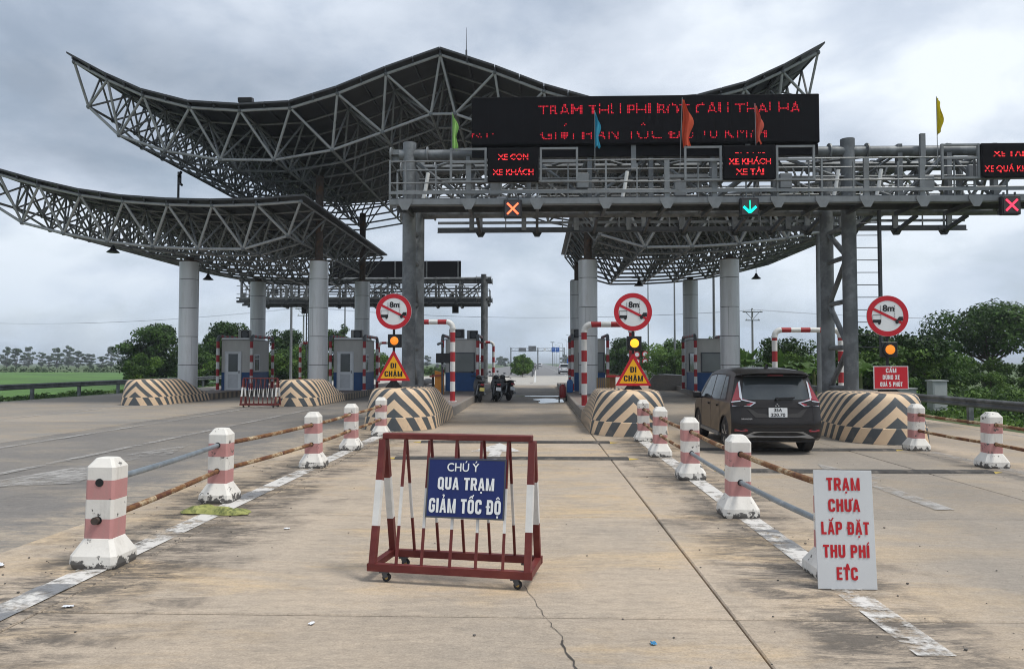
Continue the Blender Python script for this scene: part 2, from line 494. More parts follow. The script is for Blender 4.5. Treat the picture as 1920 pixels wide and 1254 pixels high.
def paving(name, base, grey, sandy, k_sand, dark, streak=1.0, lines=(), lane=None):
    m = bpy.data.materials.new(name); m.use_nodes = True
    N, L, nd, mt, noise, rng, mix = node_tools(m)
    b = N['Principled BSDF']; g = nd('ShaderNodeNewGeometry'); P = g.outputs['Position']
    c = mix(rng(noise(P, .35, 5), .38, .62), base, grey)
    c = mix(mt('MULTIPLY', rng(noise(P, .75, 9, .68, (.5, 1.3, 1), (3, 7, 0), .5), .49, .66), k_sand), c, sandy)
    # fine transverse scuffs
    st = rng(noise(P, 3.2, 8, .7, (.35, 2.2, 1), (1, 2, 0), .6), .52, .74)
    c = mix(mt('MULTIPLY', st, .38 * streak), c, dark)
    sx = nd('ShaderNodeSeparateXYZ'); L.new(P, sx.inputs[0])
    for (x0, w, kk, cc, off) in lines:       # soil and soot gathered along the barrier rows
        d = mt('ABSOLUTE', mt('SUBTRACT', sx.outputs[0], x0))
        d = mt('ADD', d, mt('MULTIPLY', mt('SUBTRACT', noise(P, .9, 7, .65, (1, .6, 1), (off, 0, 0)), .5), w * 3.2))
        f = mt('MULTIPLY', rng(d, w, w * .25, 0, 1, True), rng(noise(P, 2.4, 12, .82, (.55, 1.9, 1), (off, 5, 0), .5), .43, .55))
        c = mix(mt('MULTIPLY', f, kk), c, cc)
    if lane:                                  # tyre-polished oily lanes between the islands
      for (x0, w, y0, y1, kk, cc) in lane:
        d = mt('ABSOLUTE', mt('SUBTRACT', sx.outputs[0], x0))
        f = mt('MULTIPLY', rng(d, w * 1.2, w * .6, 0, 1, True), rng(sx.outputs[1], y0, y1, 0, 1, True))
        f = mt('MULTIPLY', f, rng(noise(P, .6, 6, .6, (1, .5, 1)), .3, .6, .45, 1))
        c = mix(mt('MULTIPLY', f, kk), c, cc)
    # crisp grime, pits and pale scuffs
    gr = rng(noise(P, 7.5, 10, .8, (.55, 1.5, 1), (11, 3, 0), .3), .54, .66)
    c = mix(mt('MULTIPLY', gr, .42), c, dark)
    pl = rng(noise(P, 4.2, 10, .78, (.5, 1.2, 1), (21, 9, 0), .3), .58, .72)
    c = mix(mt('MULTIPLY', pl, .35), c, tuple(min(.6, q * 1.35) for q in base))
    spk = rng(noise(P, 42, 4, .7), .37, .31)
    c = mix(mt('MULTIPLY', spk, .5), c, tuple(q * .5 for q in dark))
    oi = nd('ShaderNodeObjectInfo')
    vm = nd('ShaderNodeVectorMath', operation='SCALE'); L.new(c, vm.inputs[0])
    grain = mt('MULTIPLY', rng(noise(P, 60, 5, .85), .3, .7, .74, 1.26), rng(noise(P, 15, 9, .8, (.7, 1.2, 1)), .3, .7, .82, 1.18))
    L.new(mt('MULTIPLY', grain, rng(oi.outputs['Random'], 0, 1, .93, 1.07)), vm.inputs['Scale'])
    L.new(vm.outputs[0], b.inputs['Base Color'])
    b.inputs['Roughness'].default_value = .78; b.inputs['Specular IOR Level'].default_value = .3
    bp = nd('ShaderNodeBump'); bp.inputs['Strength'].default_value = .35; bp.inputs['Distance'].default_value = .006
    L.new(mt('ADD', noise(P, 45, 5, .7), mt('MULTIPLY', noise(P, 9, 5, .6, (1, .3, 1)), .8)), bp.inputs['Height']); L.new(bp.outputs[0], b.inputs['Normal'])
    return m
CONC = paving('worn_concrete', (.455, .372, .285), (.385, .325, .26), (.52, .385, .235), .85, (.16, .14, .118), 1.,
              ((-4.6, .8, .7, (.43, .34, .24), 13), (3.2, .6, .5, (.42, .33, .23), 17), (-3.85, 1.45, .93, (.092, .080, .068), 0), (2.3, .95, .88, (.10, .088, .076), 4), (7.9, .6, .7, (.12, .105, .092), 9), (-.7, 2.6, .28, (.20, .18, .155), 31)),
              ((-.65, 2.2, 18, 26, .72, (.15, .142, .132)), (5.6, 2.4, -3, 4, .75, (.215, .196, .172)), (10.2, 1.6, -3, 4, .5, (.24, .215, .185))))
CONC2 = paving('old_concrete_lane', (.315, .275, .23), (.25, .232, .21), (.37, .29, .20), .6, (.13, .12, .11), 1.)
CONC3 = paving('pale_concrete', (.40, .38, .345), (.36, .345, .32), (.42, .36, .28), .4, (.2, .19, .18), .6)
ASPH = paving('asphalt', (.205, .188, .170), (.17, .16, .15), (.29, .25, .20), .6, (.08, .077, .074), .9,
              ((-5.0, 1.3, .95, (.35, .295, .23), 2), (-8.5, .5, .4, (.11, .105, .1), 5), (-6.9, .5, .4, (.11, .105, .1), 6)))
ASPH2 = paving('highway_asphalt', (.19, .19, .195), (.165, .166, .17), (.23, .22, .21), .4, (.12, .12, .12), .5)
GRASSY = material('grass_ground', (.058, .098, .024), .9, 0, .35, .25, c2=(.12, .11, .055), c2at=(.52, .7), c2scale=.4, world_pos=True, bump=.4, bscale=8)
RICE = material('rice_paddy', (.068, .155, .018), .8, 0, .38, .12, c2=(.038, .09, .016), c2at=(.48, .62), c2scale=.035, world_pos=True, bump=.5, bscale=6)

# ------------------------------------------------------------------ terrain and roads
def sheet(name, pts, z, mat, label=None):
    m = MB(); m.add([(x, y, z) for x, y in pts], [tuple(range(len(pts)))])
    return m.build(name, mat, kind='structure', fix=False)
mb = MB(); n = 24; ext = 2600
for j in range(n + 1):
    for i in range(n + 1):
        mb.v.append((-ext + 2 * ext * i / n, -300 + (ext * 2) * j / n, -.62))
for j in range(n):
    for i in range(n): mb.f.append((j * (n + 1) + i, j * (n + 1) + i + 1, (j + 2) * (n + 1) - n + i, (j + 1) * (n + 1) + i)); mb.m.append(0)
mb.build('ground', GRASSY, kind='structure', fix=False)
sheet('rice_field', [(-420, 47), (-34, 47), (-34, 175), (-420, 175)], -.42, RICE)
# banks beside the plaza
def bank(name, xs):
    m = MB(); ys = [-3, 10, 26, 40, 62, 105, 400]
    for y in ys:
        for x, z in xs(y): m.v.append((x, y, z))
    k = len(xs(0))
    for j in range(len(ys) - 1):
        for i in range(k - 1): m.f.append((j * k + i, j * k + i + 1, j * k + k + i + 1, j * k + k + i)); m.m.append(0)
    m.build(name, GRASSY, kind='structure', fix=False)
def ledge(y): return -24.6 if y < 62 else (-24.6 + (y - 62) * 10.3 / 43 if y < 105 else -14.3)
bank('left_verge', lambda y: [(ledge(y) - 12, -.66), (ledge(y) - 3.5, -.25), (ledge(y) - 1, -.05), (ledge(y) + .35, -.03)])
bank('right_verge', lambda y: [(12.35, -.03), (13.3, -.06), (17, -.35), (26, -.68)])

base = sheet('road_base', [(-24.6, -3), (12.5, -3), (12.5, 62), (-24.6, 62)], -.055, material('joint_filler', (.05, .046, .042), .95, 0, .3, 3))
def slabs(x0, x1, mat, nm='slab', y0=-1.55, rows=18, ln=3.5):
    mbx = MB(); mbx.box((0, 0, -.06), (x1 - x0 - .016, ln - .026, .12), bev=.010)
    me = mbx.mesh(nm, mat)
    for k in range(rows):
        o = link(me, nm, base, loc=((x0 + x1) / 2 + rnd.uniform(-.002, .002), y0 + ln * (k + .5), rnd.uniform(-.003, .001)))
        o.rotation_euler = (rnd.uniform(-.0007, .0007), rnd.uniform(-.0007, .0007), rnd.uniform(-.0008, .0008))
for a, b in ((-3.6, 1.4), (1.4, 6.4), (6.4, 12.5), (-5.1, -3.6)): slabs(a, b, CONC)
for a, b in ((-17.2, -12.1), (-24.6, -17.2)): slabs(a, b, CONC2)
mb = MB(); mb.add([(-12.1, -3, -.012), (-5.1, -3, -.012), (-5.1, 62, -.012), (-12.1, 62, -.012)], [(0, 1, 2, 3)])
mb.build('asphalt_lane', ASPH, kind='structure', fix=False)
sheet('concrete_apron', [(-24.6, 61.5), (12.5, 61.5), (10.4, 105), (-14.3, 105)], -.008, CONC3)
sheet('highway', [(-14.3, 104.5), (10.4, 104.5), (10.4, 1900), (-14.3, 1900)], -.012, ASPH2)

# worn road paint
def worn_paint(name, c, lo, hi, sc_=2.2):
    m = bpy.data.materials.new(name); m.use_nodes = True
    N, L, nd, mt, noise, rng, mix = node_tools(m)
    b = N['Principled BSDF']; b.inputs['Base Color'].default_value = (*c, 1); b.inputs['Roughness'].default_value = .7
    P = nd('ShaderNodeNewGeometry').outputs['Position']
    tr = nd('ShaderNodeBsdfTransparent'); ms = nd('ShaderNodeMixShader')
    f = mt('ADD', mt('MULTIPLY', noise(P, sc_, 8, .7), .6), mt('MULTIPLY', noise(P, .7, 3, .5, (1, 1, 1), (4, 4, 0)), .4))
    L.new(rng(f, lo, hi), ms.inputs[0]); L.new(tr.outputs[0], ms.inputs[1]); L.new(b.outputs[0], ms.inputs[2])
    L.new(ms.outputs[0], N['Material Output'].inputs[0])
    return m
PAINT = worn_paint('worn_white_paint', (.62, .60, .57), .42, .52, 5)
PAINT2 = worn_paint('faded_white_paint', (.42, .405, .385), .42, .64, 4.5)
GREYPATCH = worn_paint('grey_overpaint', (.20, .205, .215), .44, .54)
def mark(pts, mat, z=.006, name='road_marking'):
    m = MB(); m.add([(x, y, z) for x, y in pts], [tuple(range(len(pts)))])
    return m.build(name, mat, kind='structure', fix=False)
def strip(x, y0, y1, w, mat=PAINT, z=.006, x2=None):
    x2 = x if x2 is None else x2
    mark([(x - w / 2, y0), (x + w / 2, y0), (x2 + w / 2, y1), (x2 - w / 2, y1)], mat, z)
strip(-3.86, 3, 20, .26, PAINT); strip(2.46, 4.8, 19, .24, PAINT); strip(7.95, 3, 17, .22, PAINT2)
strip(-3.86, 5.2, 6.1, .27, GREYPATCH, .010); strip(-3.86, 9.9, 10.6, .27, GREYPATCH, .010); strip(2.46, 7.4, 8.3, .25, GREYPATCH, .010)
strip(-11.35, 8, 60, .18, PAINT2, .004); strip(-8.7, 6, 31, .18, PAINT2, .004); strip(-17, 14, 40, .18, PAINT2, .012)
strip(-24.2, 10, 61, .15, PAINT2, .012); strip(11.9, 4, 61, .15, PAINT2)
strip(10.0, 62, 1400, .22, material('road_white', (.55, .55, .53), .7)); strip(-.1, 70, 1400, .2, MATS['road_white'])
for k in range(40): strip(4.4, 112 + k * 14, 118 + k * 14, .18, MATS['road_white'])
mark([(-.93, 13.6), (-.69, 13.6), (-.69, 15.4), (-.3, 15.4), (-.81, 17), (-1.32, 15.4), (-.93, 15.4)], PAINT, .011)      # arrow in the lane
for ax, ay in ((-.4, 66), (3.6, 70), (-7.6, 12.2), (5.0, 9.5)):
    mark([(ax - .12, ay), (ax + .12, ay), (ax + .12, ay + 2.4), (ax + .45, ay + 2.4), (ax, ay + 4.2), (ax - .45, ay + 2.4), (ax - .12, ay + 2.4)], PAINT2 if ay > 20 or ay < 13 else PAINT, .008)
mark([(-8.4, 10.6), (-6.9, 11.2), (-7.3, 13.4), (-7.9, 13.2)], PAINT2, .003)

# rubber rumble strips across the lanes
def hump(x0, x1, y, label):
    t = thing('rumble_strip', label, 'rumble strip', ((x0 + x1) / 2, y, .002), 0, 'rumble strips across the lanes')
    L_ = x1 - x0; m = MB()
    m.extrude([(-L_ / 2, -.15, 0), (-L_ / 2, -.09, .032), (-L_ / 2, .09, .032), (-L_ / 2, .15, 0)], (L_, 0, 0))
    m.build('strip', material('dusty_rubber', (.058, .055, .052), .9, 0, .35, 6, c2=(.16, .14, .12), c2at=(.52, .7), c2scale=4, world_pos=True), t)
    for s in (-1, 1):
        e = MB(); e.extrude([(s * L_ / 2, -.13, 0), (s * L_ / 2, 0, .03), (s * L_ / 2, .13, 0), (s * (L_ / 2 + .2), 0, .004)], (0, 0, .002))
        e.build('end_cap', material('yellow_rubber', (.55, .40, .08), .7), t)
hump(-2.65, 1.72, 14.3, 'black rubber rumble strip on the centre lane beside the second white barrier posts')
hump(-2.6, 1.65, 17.2, 'black rubber rumble strip on the centre lane just before the striped island noses')
hump(3.15, 7.45, 12.75, 'black rubber rumble strip on the right lane behind the dark car')
hump(3.3, 7.35, 15.9, 'black rubber rumble strip on the right lane under the dark car')

# a crack in the nearest slab, wet patch in the lane, crumbs and litter
def crack(pts, w, parent=None):
    m = MB(); P = []
    for i in range(len(pts) - 1):
        a, b = pts[i], pts[i + 1]
        for k in range(8): P.append((a[0] + (b[0] - a[0]) * k / 8 + rnd.uniform(-.018, .018), a[1] + (b[1] - a[1]) * k / 8))
    P.append(pts[-1]); vs = []
    for i, p in enumerate(P):
        ww = w * rnd.uniform(.3, 1.2); vs += [(p[0] - ww / 2, p[1], .0035), (p[0] + ww / 2, p[1], .0035)]
    m.add(vs, [(2 * i, 2 * i + 1, 2 * i + 3, 2 * i + 2) for i in range(len(P) - 1)])
    return m.build('crack', material('crack_dark', (.075, .066, .058), .95, 0, .3, 5), base, fix=False)
crack([(.30, 3.6), (.25, 4.45), (.17, 5.0)], .014); crack([(.17, 5.0), (.06, 5.5), (-.1, 6.2)], .005)
crack([(-3.5, 8.4), (-2.6, 8.1), (-1.9, 8.25), (-1.2, 8.1)], .014)
crack([(1.5, 5.2), (2.2, 5.25), (3.4, 5.1), (5.5, 5.2)], .012)
mb = MB(); P = []
for i in range(36):
    t = 2 * PI * i / 36; r = 1 + .22 * math.sin(3 * t + 1) + .14 * math.sin(5 * t) + .06 * math.sin(9 * t + 2)
    P.append((.75 + .82 * r * math.cos(t), 36.3 + 2.1 * r * math.sin(t), .005))
mb.add(P, [tuple(range(36))])
mb.build('puddle', material('water', (.03, .03, .03), .02, 0, 0, spec=.9), kind='structure', fix=False)
mb = MB(); mb.add([(-1.4, 40.6, .005), (1.45, 40.4, .005), (1.45, 41.6, .005), (-.2, 41.5, .005)], [(0, 1, 2, 3)])
mb.build('puddle', MATS['water'], kind='structure', fix=False)
mb = MB()
for i in range(620):
    rx = rnd.choice((-3.9, -3.4, 2.5, 3.0, 7.9, -4.6)) + rnd.gauss(0, .45); ry = rnd.uniform(3.6, 19)
    if rnd.random() < .25: rx = rnd.uniform(-5, 8)
    s = rnd.choice((.005, .006, .008, .012)) * rnd.uniform(.6, 1.3)
    mb.sphere((rx, ry, s * .4), s, 4, (1, rnd.uniform(.6, 1.3), .6))
mb.build('gravel', material('gravel_grey', (.13, .12, .108), .9, 0, .4, 3, world_pos=True), kind='stuff', label='loose gravel crumbs scattered on the concrete')
LIT = material('litter_paper', (.72, .74, .78), .6)
def scrap(name, x, y, s, mat, label):
    m = MB(); k = 7; vs = []
    for j in range(k):
        for i in range(k):
            u, v = i / (k - 1) - .5, j / (k - 1) - .5
            vs.append((u * s + rnd.uniform(-.1, .1) * s, v * s * .7, .004 + abs(rnd.gauss(0, .10)) * s))
    m.add(vs, [(j * k + i, j * k + i + 1, j * k + k + i + 1, j * k + k + i) for j in range(k - 1) for i in range(k - 1)])
    m.build(name, mat, label=label, cat='litter', loc=(x, y, .002), rz=rnd.uniform(0, 3), fix=False)
scrap('paper_scrap', -3.45, 5.55, .07, LIT, 'crumpled white paper scrap on the slab joint by the first barrier post')
scrap('plastic_scrap', -4.75, 6.62, .12, LIT, 'flattened pale plastic bag lying on soil left of the first post')
scrap('paper_scrap', -2.7, 8.2, .06, LIT, 'tiny white paper scrap on concrete near the second post')
scrap('paper_scrap', -1.55, 5.25, .05, LIT, 'tiny white paper scrap in front of the wheeled barrier')
scrap('plastic_scrap', .75, 4.95, .05, material('blue_plastic', (.06, .25, .45), .5), 'tiny blue plastic scrap on the concrete')
# empty green sack
mb = MB(); nx, ny = 26, 12; vs = []
for j in range(ny + 1):
    for i in range(nx + 1):
        u, v = i / nx, j / ny; e = min(u, 1 - u, v, 1 - v)
        h = .006 + .075 * min(1, e * 6) ** .6 * (.66 + .34 * math.sin(u * 13 + 3 * math.sin(v * 5)) * math.sin(v * 8 + u * 5))
        vs.append(((u - .5) * .86 * (1 - .12 * abs(2 * v - 1) ** 3) + .02 * math.sin(v * 8), (v - .5) * .27 * (1 - .25 * abs(2 * u - 1) ** 6) + .03 * math.sin(u * 6), max(.004, h)))
mb.add(vs, [(j * (nx + 1) + i, j * (nx + 1) + i + 1, (j + 1) * (nx + 1) + i + 1, (j + 1) * (nx + 1) + i) for j in range(ny) for i in range(nx)])
mb.build('sack', material('green_sack', (.30, .31, .10), .7, 0, .25, 12, c2=(.12, .14, .045), c2at=(.5, .62), c2scale=9, bump=1., bscale=16), smooth=60, label='crumpled yellow green woven sack at the foot of the second post', cat='sack', loc=(-3.85, 9.05, .002), rz=-.06, fix=False)
# ------------------------------------------------------------------ canopy roofs (double-layer space frames)
AX = -4.1
def canopy(label, nodes, y0, ny, dy, depth, two_sided, name='canopy_roof', post_cols=()):
    """nodes: (x, z) of the top joints along the front edge"""
    t = thing(name, label, 'canopy roof', (nodes[len(nodes) // 2][0], y0, 0)); ox = t.location.x
    nx = len(nodes) - 1
    T = [[Vector((nodes[i][0] - ox, j * dy, nodes[i][1])) for j in range(ny + 1)] for i in range(nx + 1)]
    B = []
    for i in range(nx):
        a, b = Vector((nodes[i][0], 0, nodes[i][1])), Vector((nodes[i + 1][0], 0, nodes[i + 1][1])); d = (b - a).normalized()
        nrm = Vector((d.z, 0, -d.x)); nrm = nrm if nrm.z < 0 else -nrm
        k = depth
        if i in (0, nx - 1): k = depth * .72
        B.append([Vector(((a.x + b.x) / 2 - ox, (j + .5) * dy, (a.z + b.z) / 2)) + nrm * k for j in range(ny)])
    fr = MB()
    def front(p, q, r=.062):
        m = MB(); m.cyl(p, q, r, n=8); m.build('strut', STRUT, t, smooth=True)
    for i in range(nx + 1):
        for j in range(ny + 1):
            if i < nx:
                if j == 0: front(T[i][0], T[i + 1][0], .065)
                else: fr.cyl(T[i][j], T[i + 1][j], .05, n=5, caps=False)
            if j < ny: fr.cyl(T[i][j], T[i][j + 1], .05, n=5, caps=False)
    for i in range(nx):
        for j in range(ny):
            if i < nx - 1:
                if j == 0: front(B[i][0], B[i + 1][0], .062)
                else: fr.cyl(B[i][j], B[i + 1][j], .055, n=5, caps=False)
            if j < ny - 1: fr.cyl(B[i][j], B[i][j + 1], .062, n=5, caps=False)
            for a in (0, 1):
                for c in (0, 1):
                    if j == 0 and c == 0: front(B[i][0], T[i + a][0], .058)
                    else: fr.cyl(B[i][j], T[i + a][j + c], .048, n=5, caps=False)
    fr.build('space_frame', FRAME, t, kind='stuff', fix=False)
    nb = MB()
    for i in range(nx + 1): nb.sphere(T[i][0], .105, 8)
    for i in range(nx):
        for j in range(min(ny, 3)): nb.sphere(B[i][j], .11, 8)
    nb.build('joint_balls', GALV, t, smooth=True, kind='stuff')
    # purlin stubs, then dark sheets in strips that run front to back
    st = MB()
    for i in range(nx):
        for k in range(2):
            p = T[i][0].lerp(T[i + 1][0], k / 2)
            st.bar(p + Vector((0, -.05, .02)), p + Vector((0, -.05, .14)), .07, .07)
            q = T[i][0].lerp(T[i + 1][0], k / 2) + Vector((0, -.15, .125)); st.bar(q, q + Vector((0, ny * dy + .3, 0)), .07, .09)
    st.build('purlins', DARKSTEEL, t, kind='stuff')
    for i in range(nx):
        for k in range(2):
            p, q = T[i][0].lerp(T[i + 1][0], k / 2), T[i][0].lerp(T[i + 1][0], (k + 1) / 2)
            d = (q - p).normalized(); p = p + d * .012; q = q - d * .012
            if i == 0 and k == 0: p = p - d * .25
            if i == nx - 1 and k == 1: q = q + d * .25
            m = MB(); w = Vector((0, ny * dy + .5, 0))
            a, b = p + Vector((0, -.25, .175)), q + Vector((0, -.25, .175))
            m.extrude([a, b, b + Vector((0, 0, .085)), a + Vector((0, 0, .085))], w)
            m.build('roof_panel', ROOFSHEET, t)
    return t, B
half = [(0, 15.03), (2.35, 14.22), (4.45, 13.39), (6.5, 12.78), (8.7, 12.69), (10.9, 12.85), (12.95, 13.39), (14.55, 14.11), (16.05, 14.92)]
centre = [(AX - d, z) for d, z in reversed(half)] + [(AX + d, z) for d, z in half[1:]]
canopy('tall central grey pagoda canopy with gabled ridge and two upswept tips', centre, 32, 10, 1.97, 1.95, True)
wing = [(6.0, 8.72), (7.9, 8.59), (9.85, 8.56), (11.8, 8.62), (13.75, 8.77), (15.65, 9.06), (17.5, 9.49), (19.3, 10.0), (21, 10.6)]
canopy('low grey canopy wing curving upward over the closed lanes and booths with doors', [(AX - d, z) for d, z in reversed(wing)], 32, 9, 1.95, 1.75, False)
canopy('low grey canopy wing behind the front sign gantry above the dark car', [(AX + d, z) for d, z in wing], 32, 9, 1.95, 1.75, False)

# clad columns
def column(x, y, top, label):
    t = thing('canopy_column', label, 'column', (x, y, .3), 0, 'silver canopy columns')
    core = MB(); core.cyl((0, 0, 0), (0, 0, 6.38), .432, n=24); core.build('core', BLACK, t, smooth=True)
    zs = [.015, 1.4, 2.77, 4.15, 5.55, 6.42]
    for k in range(5):
        off = [.55, 2.35, 1.2, 2.9, .2][k]
        for s in range(2):
            m = MB(); n = 14; a0 = off + s * PI + .012; a1 = off + (s + 1) * PI - .012; vs = []
            for zz in (zs[k] + .012, zs[k + 1] - .012):
                for i in range(n + 1):
                    a = a0 + (a1 - a0) * i / n; vs.append((.452 * math.cos(a), .452 * math.sin(a), zz))
            for zz in (zs[k] + .012, zs[k + 1] - .012):
                for i in range(n + 1):
                    a = a0 + (a1 - a0) * i / n; vs.append((.436 * math.cos(a), .436 * math.sin(a), zz))
            N1 = n + 1
            fs = [(i, i + 1, N1 + i + 1, N1 + i) for i in range(n)] + [(N1 + i, N1 + i + 1, 3 * N1 + i + 1, 3 * N1 + i) for i in range(n)] + [(2 * N1 + i, i + 0, i + 1, 2 * N1 + i + 1) for i in range(n)]
            fs += [(0, N1, 3 * N1, 2 * N1), (n, 2 * N1 + n, 3 * N1 + n, N1 + n)]
            m.add(vs, fs); m.build('cladding_panel', CLAD, t, smooth=30)
    p = MB(); p.cyl((0, 0, 6.38), (0, 0, top - .3), .19, n=12); p.cyl((0, 0, 6.38), (0, 0, 6.47), .42, n=20)
    p.build('steel_post', RUST, t, smooth=True)
CX = [-16.95, -10.55, 2.5, 9.25]
names = ['beside the outermost booth with white door', 'by the second booth with white door', 'by the centre booth where the gate arm stands', 'beside the booth past the dark car']
for i, x in enumerate(CX):
    tall = i in (1, 2)
    column(x, 36.4, 10.9 if tall else 6.95, 'silver clad canopy column ' + ['behind the outermost striped nose', 'behind the striped nose with the small barrier', 'behind the post of the lit amber lamp', 'standing just ahead of the dark car'][i])
    column(x, 45.6, 10.9 if tall else 6.95, 'silver clad canopy column at the back of the booth ' + ['on the outermost island', 'beside the second white door', 'next to the puddle', 'opposite the banana plants'][i])

# ------------------------------------------------------------------ islands
KERB = paving('kerb_concrete', (.27, .245, .215), (.23, .215, .2), (.33, .26, .2), .4, (.11, .1, .09), .8)
ISLTOP = paving('island_paving', (.25, .205, .18), (.235, .2, .185), (.3, .23, .18), .5, (.11, .1, .09), .8)
def kerb_stripes():
    m = bpy.data.materials.new('striped_kerb'); m.use_nodes = True
    N, L, nd, mt, noise, rng, mix = node_tools(m); b = N['Principled BSDF']
    P = nd('ShaderNodeNewGeometry').outputs['Position']; s = nd('ShaderNodeSeparateXYZ'); L.new(P, s.inputs[0])
    f = rng(mt('FRACT', mt('DIVIDE', s.outputs[1], .56)), .48, .52)
    c = mix(f, (.13, .115, .10), (.33, .26, .185))
    c = mix(mt('MULTIPLY', rng(noise(P, 2, 8, .7), .45, .7), .6), c, (.15, .135, .12))
    L.new(c, b.inputs['Base Color']); b.inputs['Roughness'].default_value = .8
    return m
STRIPEKERB = kerb_stripes()
def island(x, y, rz, length, striped):
    m = MB(); w = .97
    out = [(-w, 1.0), (-w, length - 1), (-.6, length - .25), (0, length), (.6, length - .25), (w, length - 1), (w, 1.0)]
    m.extrude([(a, b, .295) for a, b in out], (0, 0, -.29))
    o = m.build('traffic_island', [ISLTOP], kind='structure', loc=(x, y, 0), rz=rz)
    for s in (-1, 1):
        k = MB(); k.extrude([(s * (w + .004), 4.3, .0), (s * (w - .13), 4.3, .0), (s * (w - .13), 4.3, .305), (s * (w - .02), 4.3, .305), (s * (w + .004), 4.3, .28)], (0, length - 5.3, 0))
        k.build('kerb', STRIPEKERB if striped else KERB, o)
    return o
def chevron_paint():
    m = bpy.data.materials.new('chevron_paint'); m.use_nodes = True
    N, L, nd, mt, noise, rng, mix = node_tools(m); b = N['Principled BSDF']
    uv = nd('ShaderNodeUVMap'); uv.uv_map = 'UVMap'; s = nd('ShaderNodeSeparateXYZ'); L.new(uv.outputs[0], s.inputs[0])
    oc = nd('ShaderNodeTexCoord').outputs['Object']
    u = mt('ABSOLUTE', s.outputs[0]); v = s.outputs[1]
    low = mt('LESS_THAN', v, .345)
    up_v = mt('ADD', u, mt('MULTIPLY', mt('SUBTRACT', v, .345), 1.15))
    lo_v = mt('ADD', mt('ADD', u, mt('MULTIPLY', v, .62)), .02)
    val = mt('ADD', mt('MULTIPLY', low, lo_v), mt('MULTIPLY', mt('SUBTRACT', 1.0, low), mt('ADD', up_v, .0)))
    val = mt('ADD', val, mt('MULTIPLY', mt('SUBTRACT', noise(oc, 6, 3), .5), .018))
    # stripes get narrower along the flank
    val = mt('POWER', mt('MAXIMUM', val, .001), 1.12)
    f = rng(mt('FRACT', mt('ADD', mt('DIVIDE', val, .53), .02)), .47, .50)
    c = mix(f, (.07, .08, .088), (.70, .52, .345))
    c = mix(mt('MULTIPLY', rng(noise(oc, 1.6, 8, .7), .52, .78), .45), c, (.30, .25, .19))
    c = mix(mt('MULTIPLY', rng(noise(oc, 9, 6, .7), .56, .72), .35), c, (.20, .17, .14))
    L.new(c, b.inputs['Base Color']); b.inputs['Roughness'].default_value = .6
    bp = nd('ShaderNodeBump'); bp.inputs['Strength'].default_value = .25; bp.inputs['Distance'].default_value = .01
    L.new(noise(oc, 30, 5), bp.inputs['Height']); L.new(bp.outputs[0], b.inputs['Normal'])
    return m
CHEV = chevron_paint()
def nose_mesh(zt=1.1, ln=5.4):
    W, NL = 1.0, 1.15                # half width, length of the rounded nose
    path = []
    for k in range(26): path.append((-W, ln - (ln - NL) * k / 26))
    for k in range(41):
        t = PI * k / 40; path.append((-W * math.cos(t), NL - NL * math.sin(t)))
    for k in range(1, 27): path.append((W, NL + (ln - NL) * k / 26))
    S = [0]
    for i in range(1, len(path)): S.append(S[-1] + math.hypot(path[i][0] - path[i - 1][0], path[i][1] - path[i - 1][1]))
    mid = S[len(S) // 2]
    def ztop(y):
        if y < 2.5: return zt
        u = min(1, (y - 2.5) / (ln - 2.5)); u = u * u * (3 - 2 * u)
        return zt + (.37 - zt) * u
    rows = []; uvs = []
    levels = [('b', 0), ('s', .335), ('l', .345)] + [('d', k / 7) for k in range(1, 8)]
    for i, (x, y) in enumerate(path):
        z1 = ztop(y); full = (z1 - .345) / (zt - .345); row = []; uvr = []
        cy = max(y, NL * .92) if y >= NL else NL
        dx, dy = -x, (NL - y) if y < NL else 0
        d = math.hypot(dx, dy) or 1; dx, dy = dx / d, dy / d
        for kind, q in levels:
            if kind == 'b': ins, z = .0, 0
            elif kind == 's': ins, z = .025, .335
            elif kind == 'l': ins, z = .05, .345
            else:
                fz, fi = ((.30, .035), (.56, .075), (.78, .12), (.90, .16), (.965, .21), (.995, .275), (1., .36))[round(q * 7) - 1]; z = .345 + (z1 - .345) * fz; ins = .05 + fi * full
            row.append((x + dx * ins, y + dy * ins, z)); uvr.append((S[i] - mid, z))
        rows.append(row); uvs.append(uvr)
    K = len(levels); nP = len(path); vs = [p for r in rows for p in r]; uv = [p for r in uvs for p in r]; fs = []
    for i in range(nP - 1):
        for k in range(K - 1): fs.append((i * K + k, (i + 1) * K + k, (i + 1) * K + k + 1, i * K + k + 1))
    for i in range((nP - 1) // 2):
        j = nP - 1 - i
        if j - i > 2: fs.append((i * K + K - 1, (i + 1) * K + K - 1, (j - 1) * K + K - 1, j * K + K - 1))
    me = bpy.data.meshes.new('island_nose'); me.from_pydata(vs, [], fs)
    lay = me.uv_layers.new(name='UVMap')
    for p in me.polygons:
        for li in p.loop_indices: lay.data[li].uv = uv[me.loops[li].vertex_index]
    me.polygons.foreach_set('use_smooth', [True] * len(me.polygons)); me.set_sharp_from_angle(angle=rad(50))
    me.materials.append(CHEV); me.update()
    return me
NOSE = nose_mesh()
ISL = [(-16.9, 31.4, 0, 28, 1, 'on the outermost island before the wide paddy'), (-10.15, 31.0, 0.004, 28, 1, 'beside the small red wheeled barrier'),
       (-3.76, 19.9, 0, 38.5, 0, 'carrying the gantry leg and dim amber lamp'), (2.38, 18.5, -.004, 39.5, 0, 'between the wheeled-barrier lane and the dark car'),
       (7.95, 16.9, -.066, 41, 0, 'carrying the red no-stopping sign board')]
for x, y, rz, ln, st, where in ISL:
    island(x, y, rz, ln, st)
    o = link(NOSE, 'island_nose', None, 'cream and grey chevron striped concrete island nose ' + where, 'island nose', 'chevron striped island noses', None, (x, y, .002), rz)
    if st: o.scale = (1.0, .95, .98)
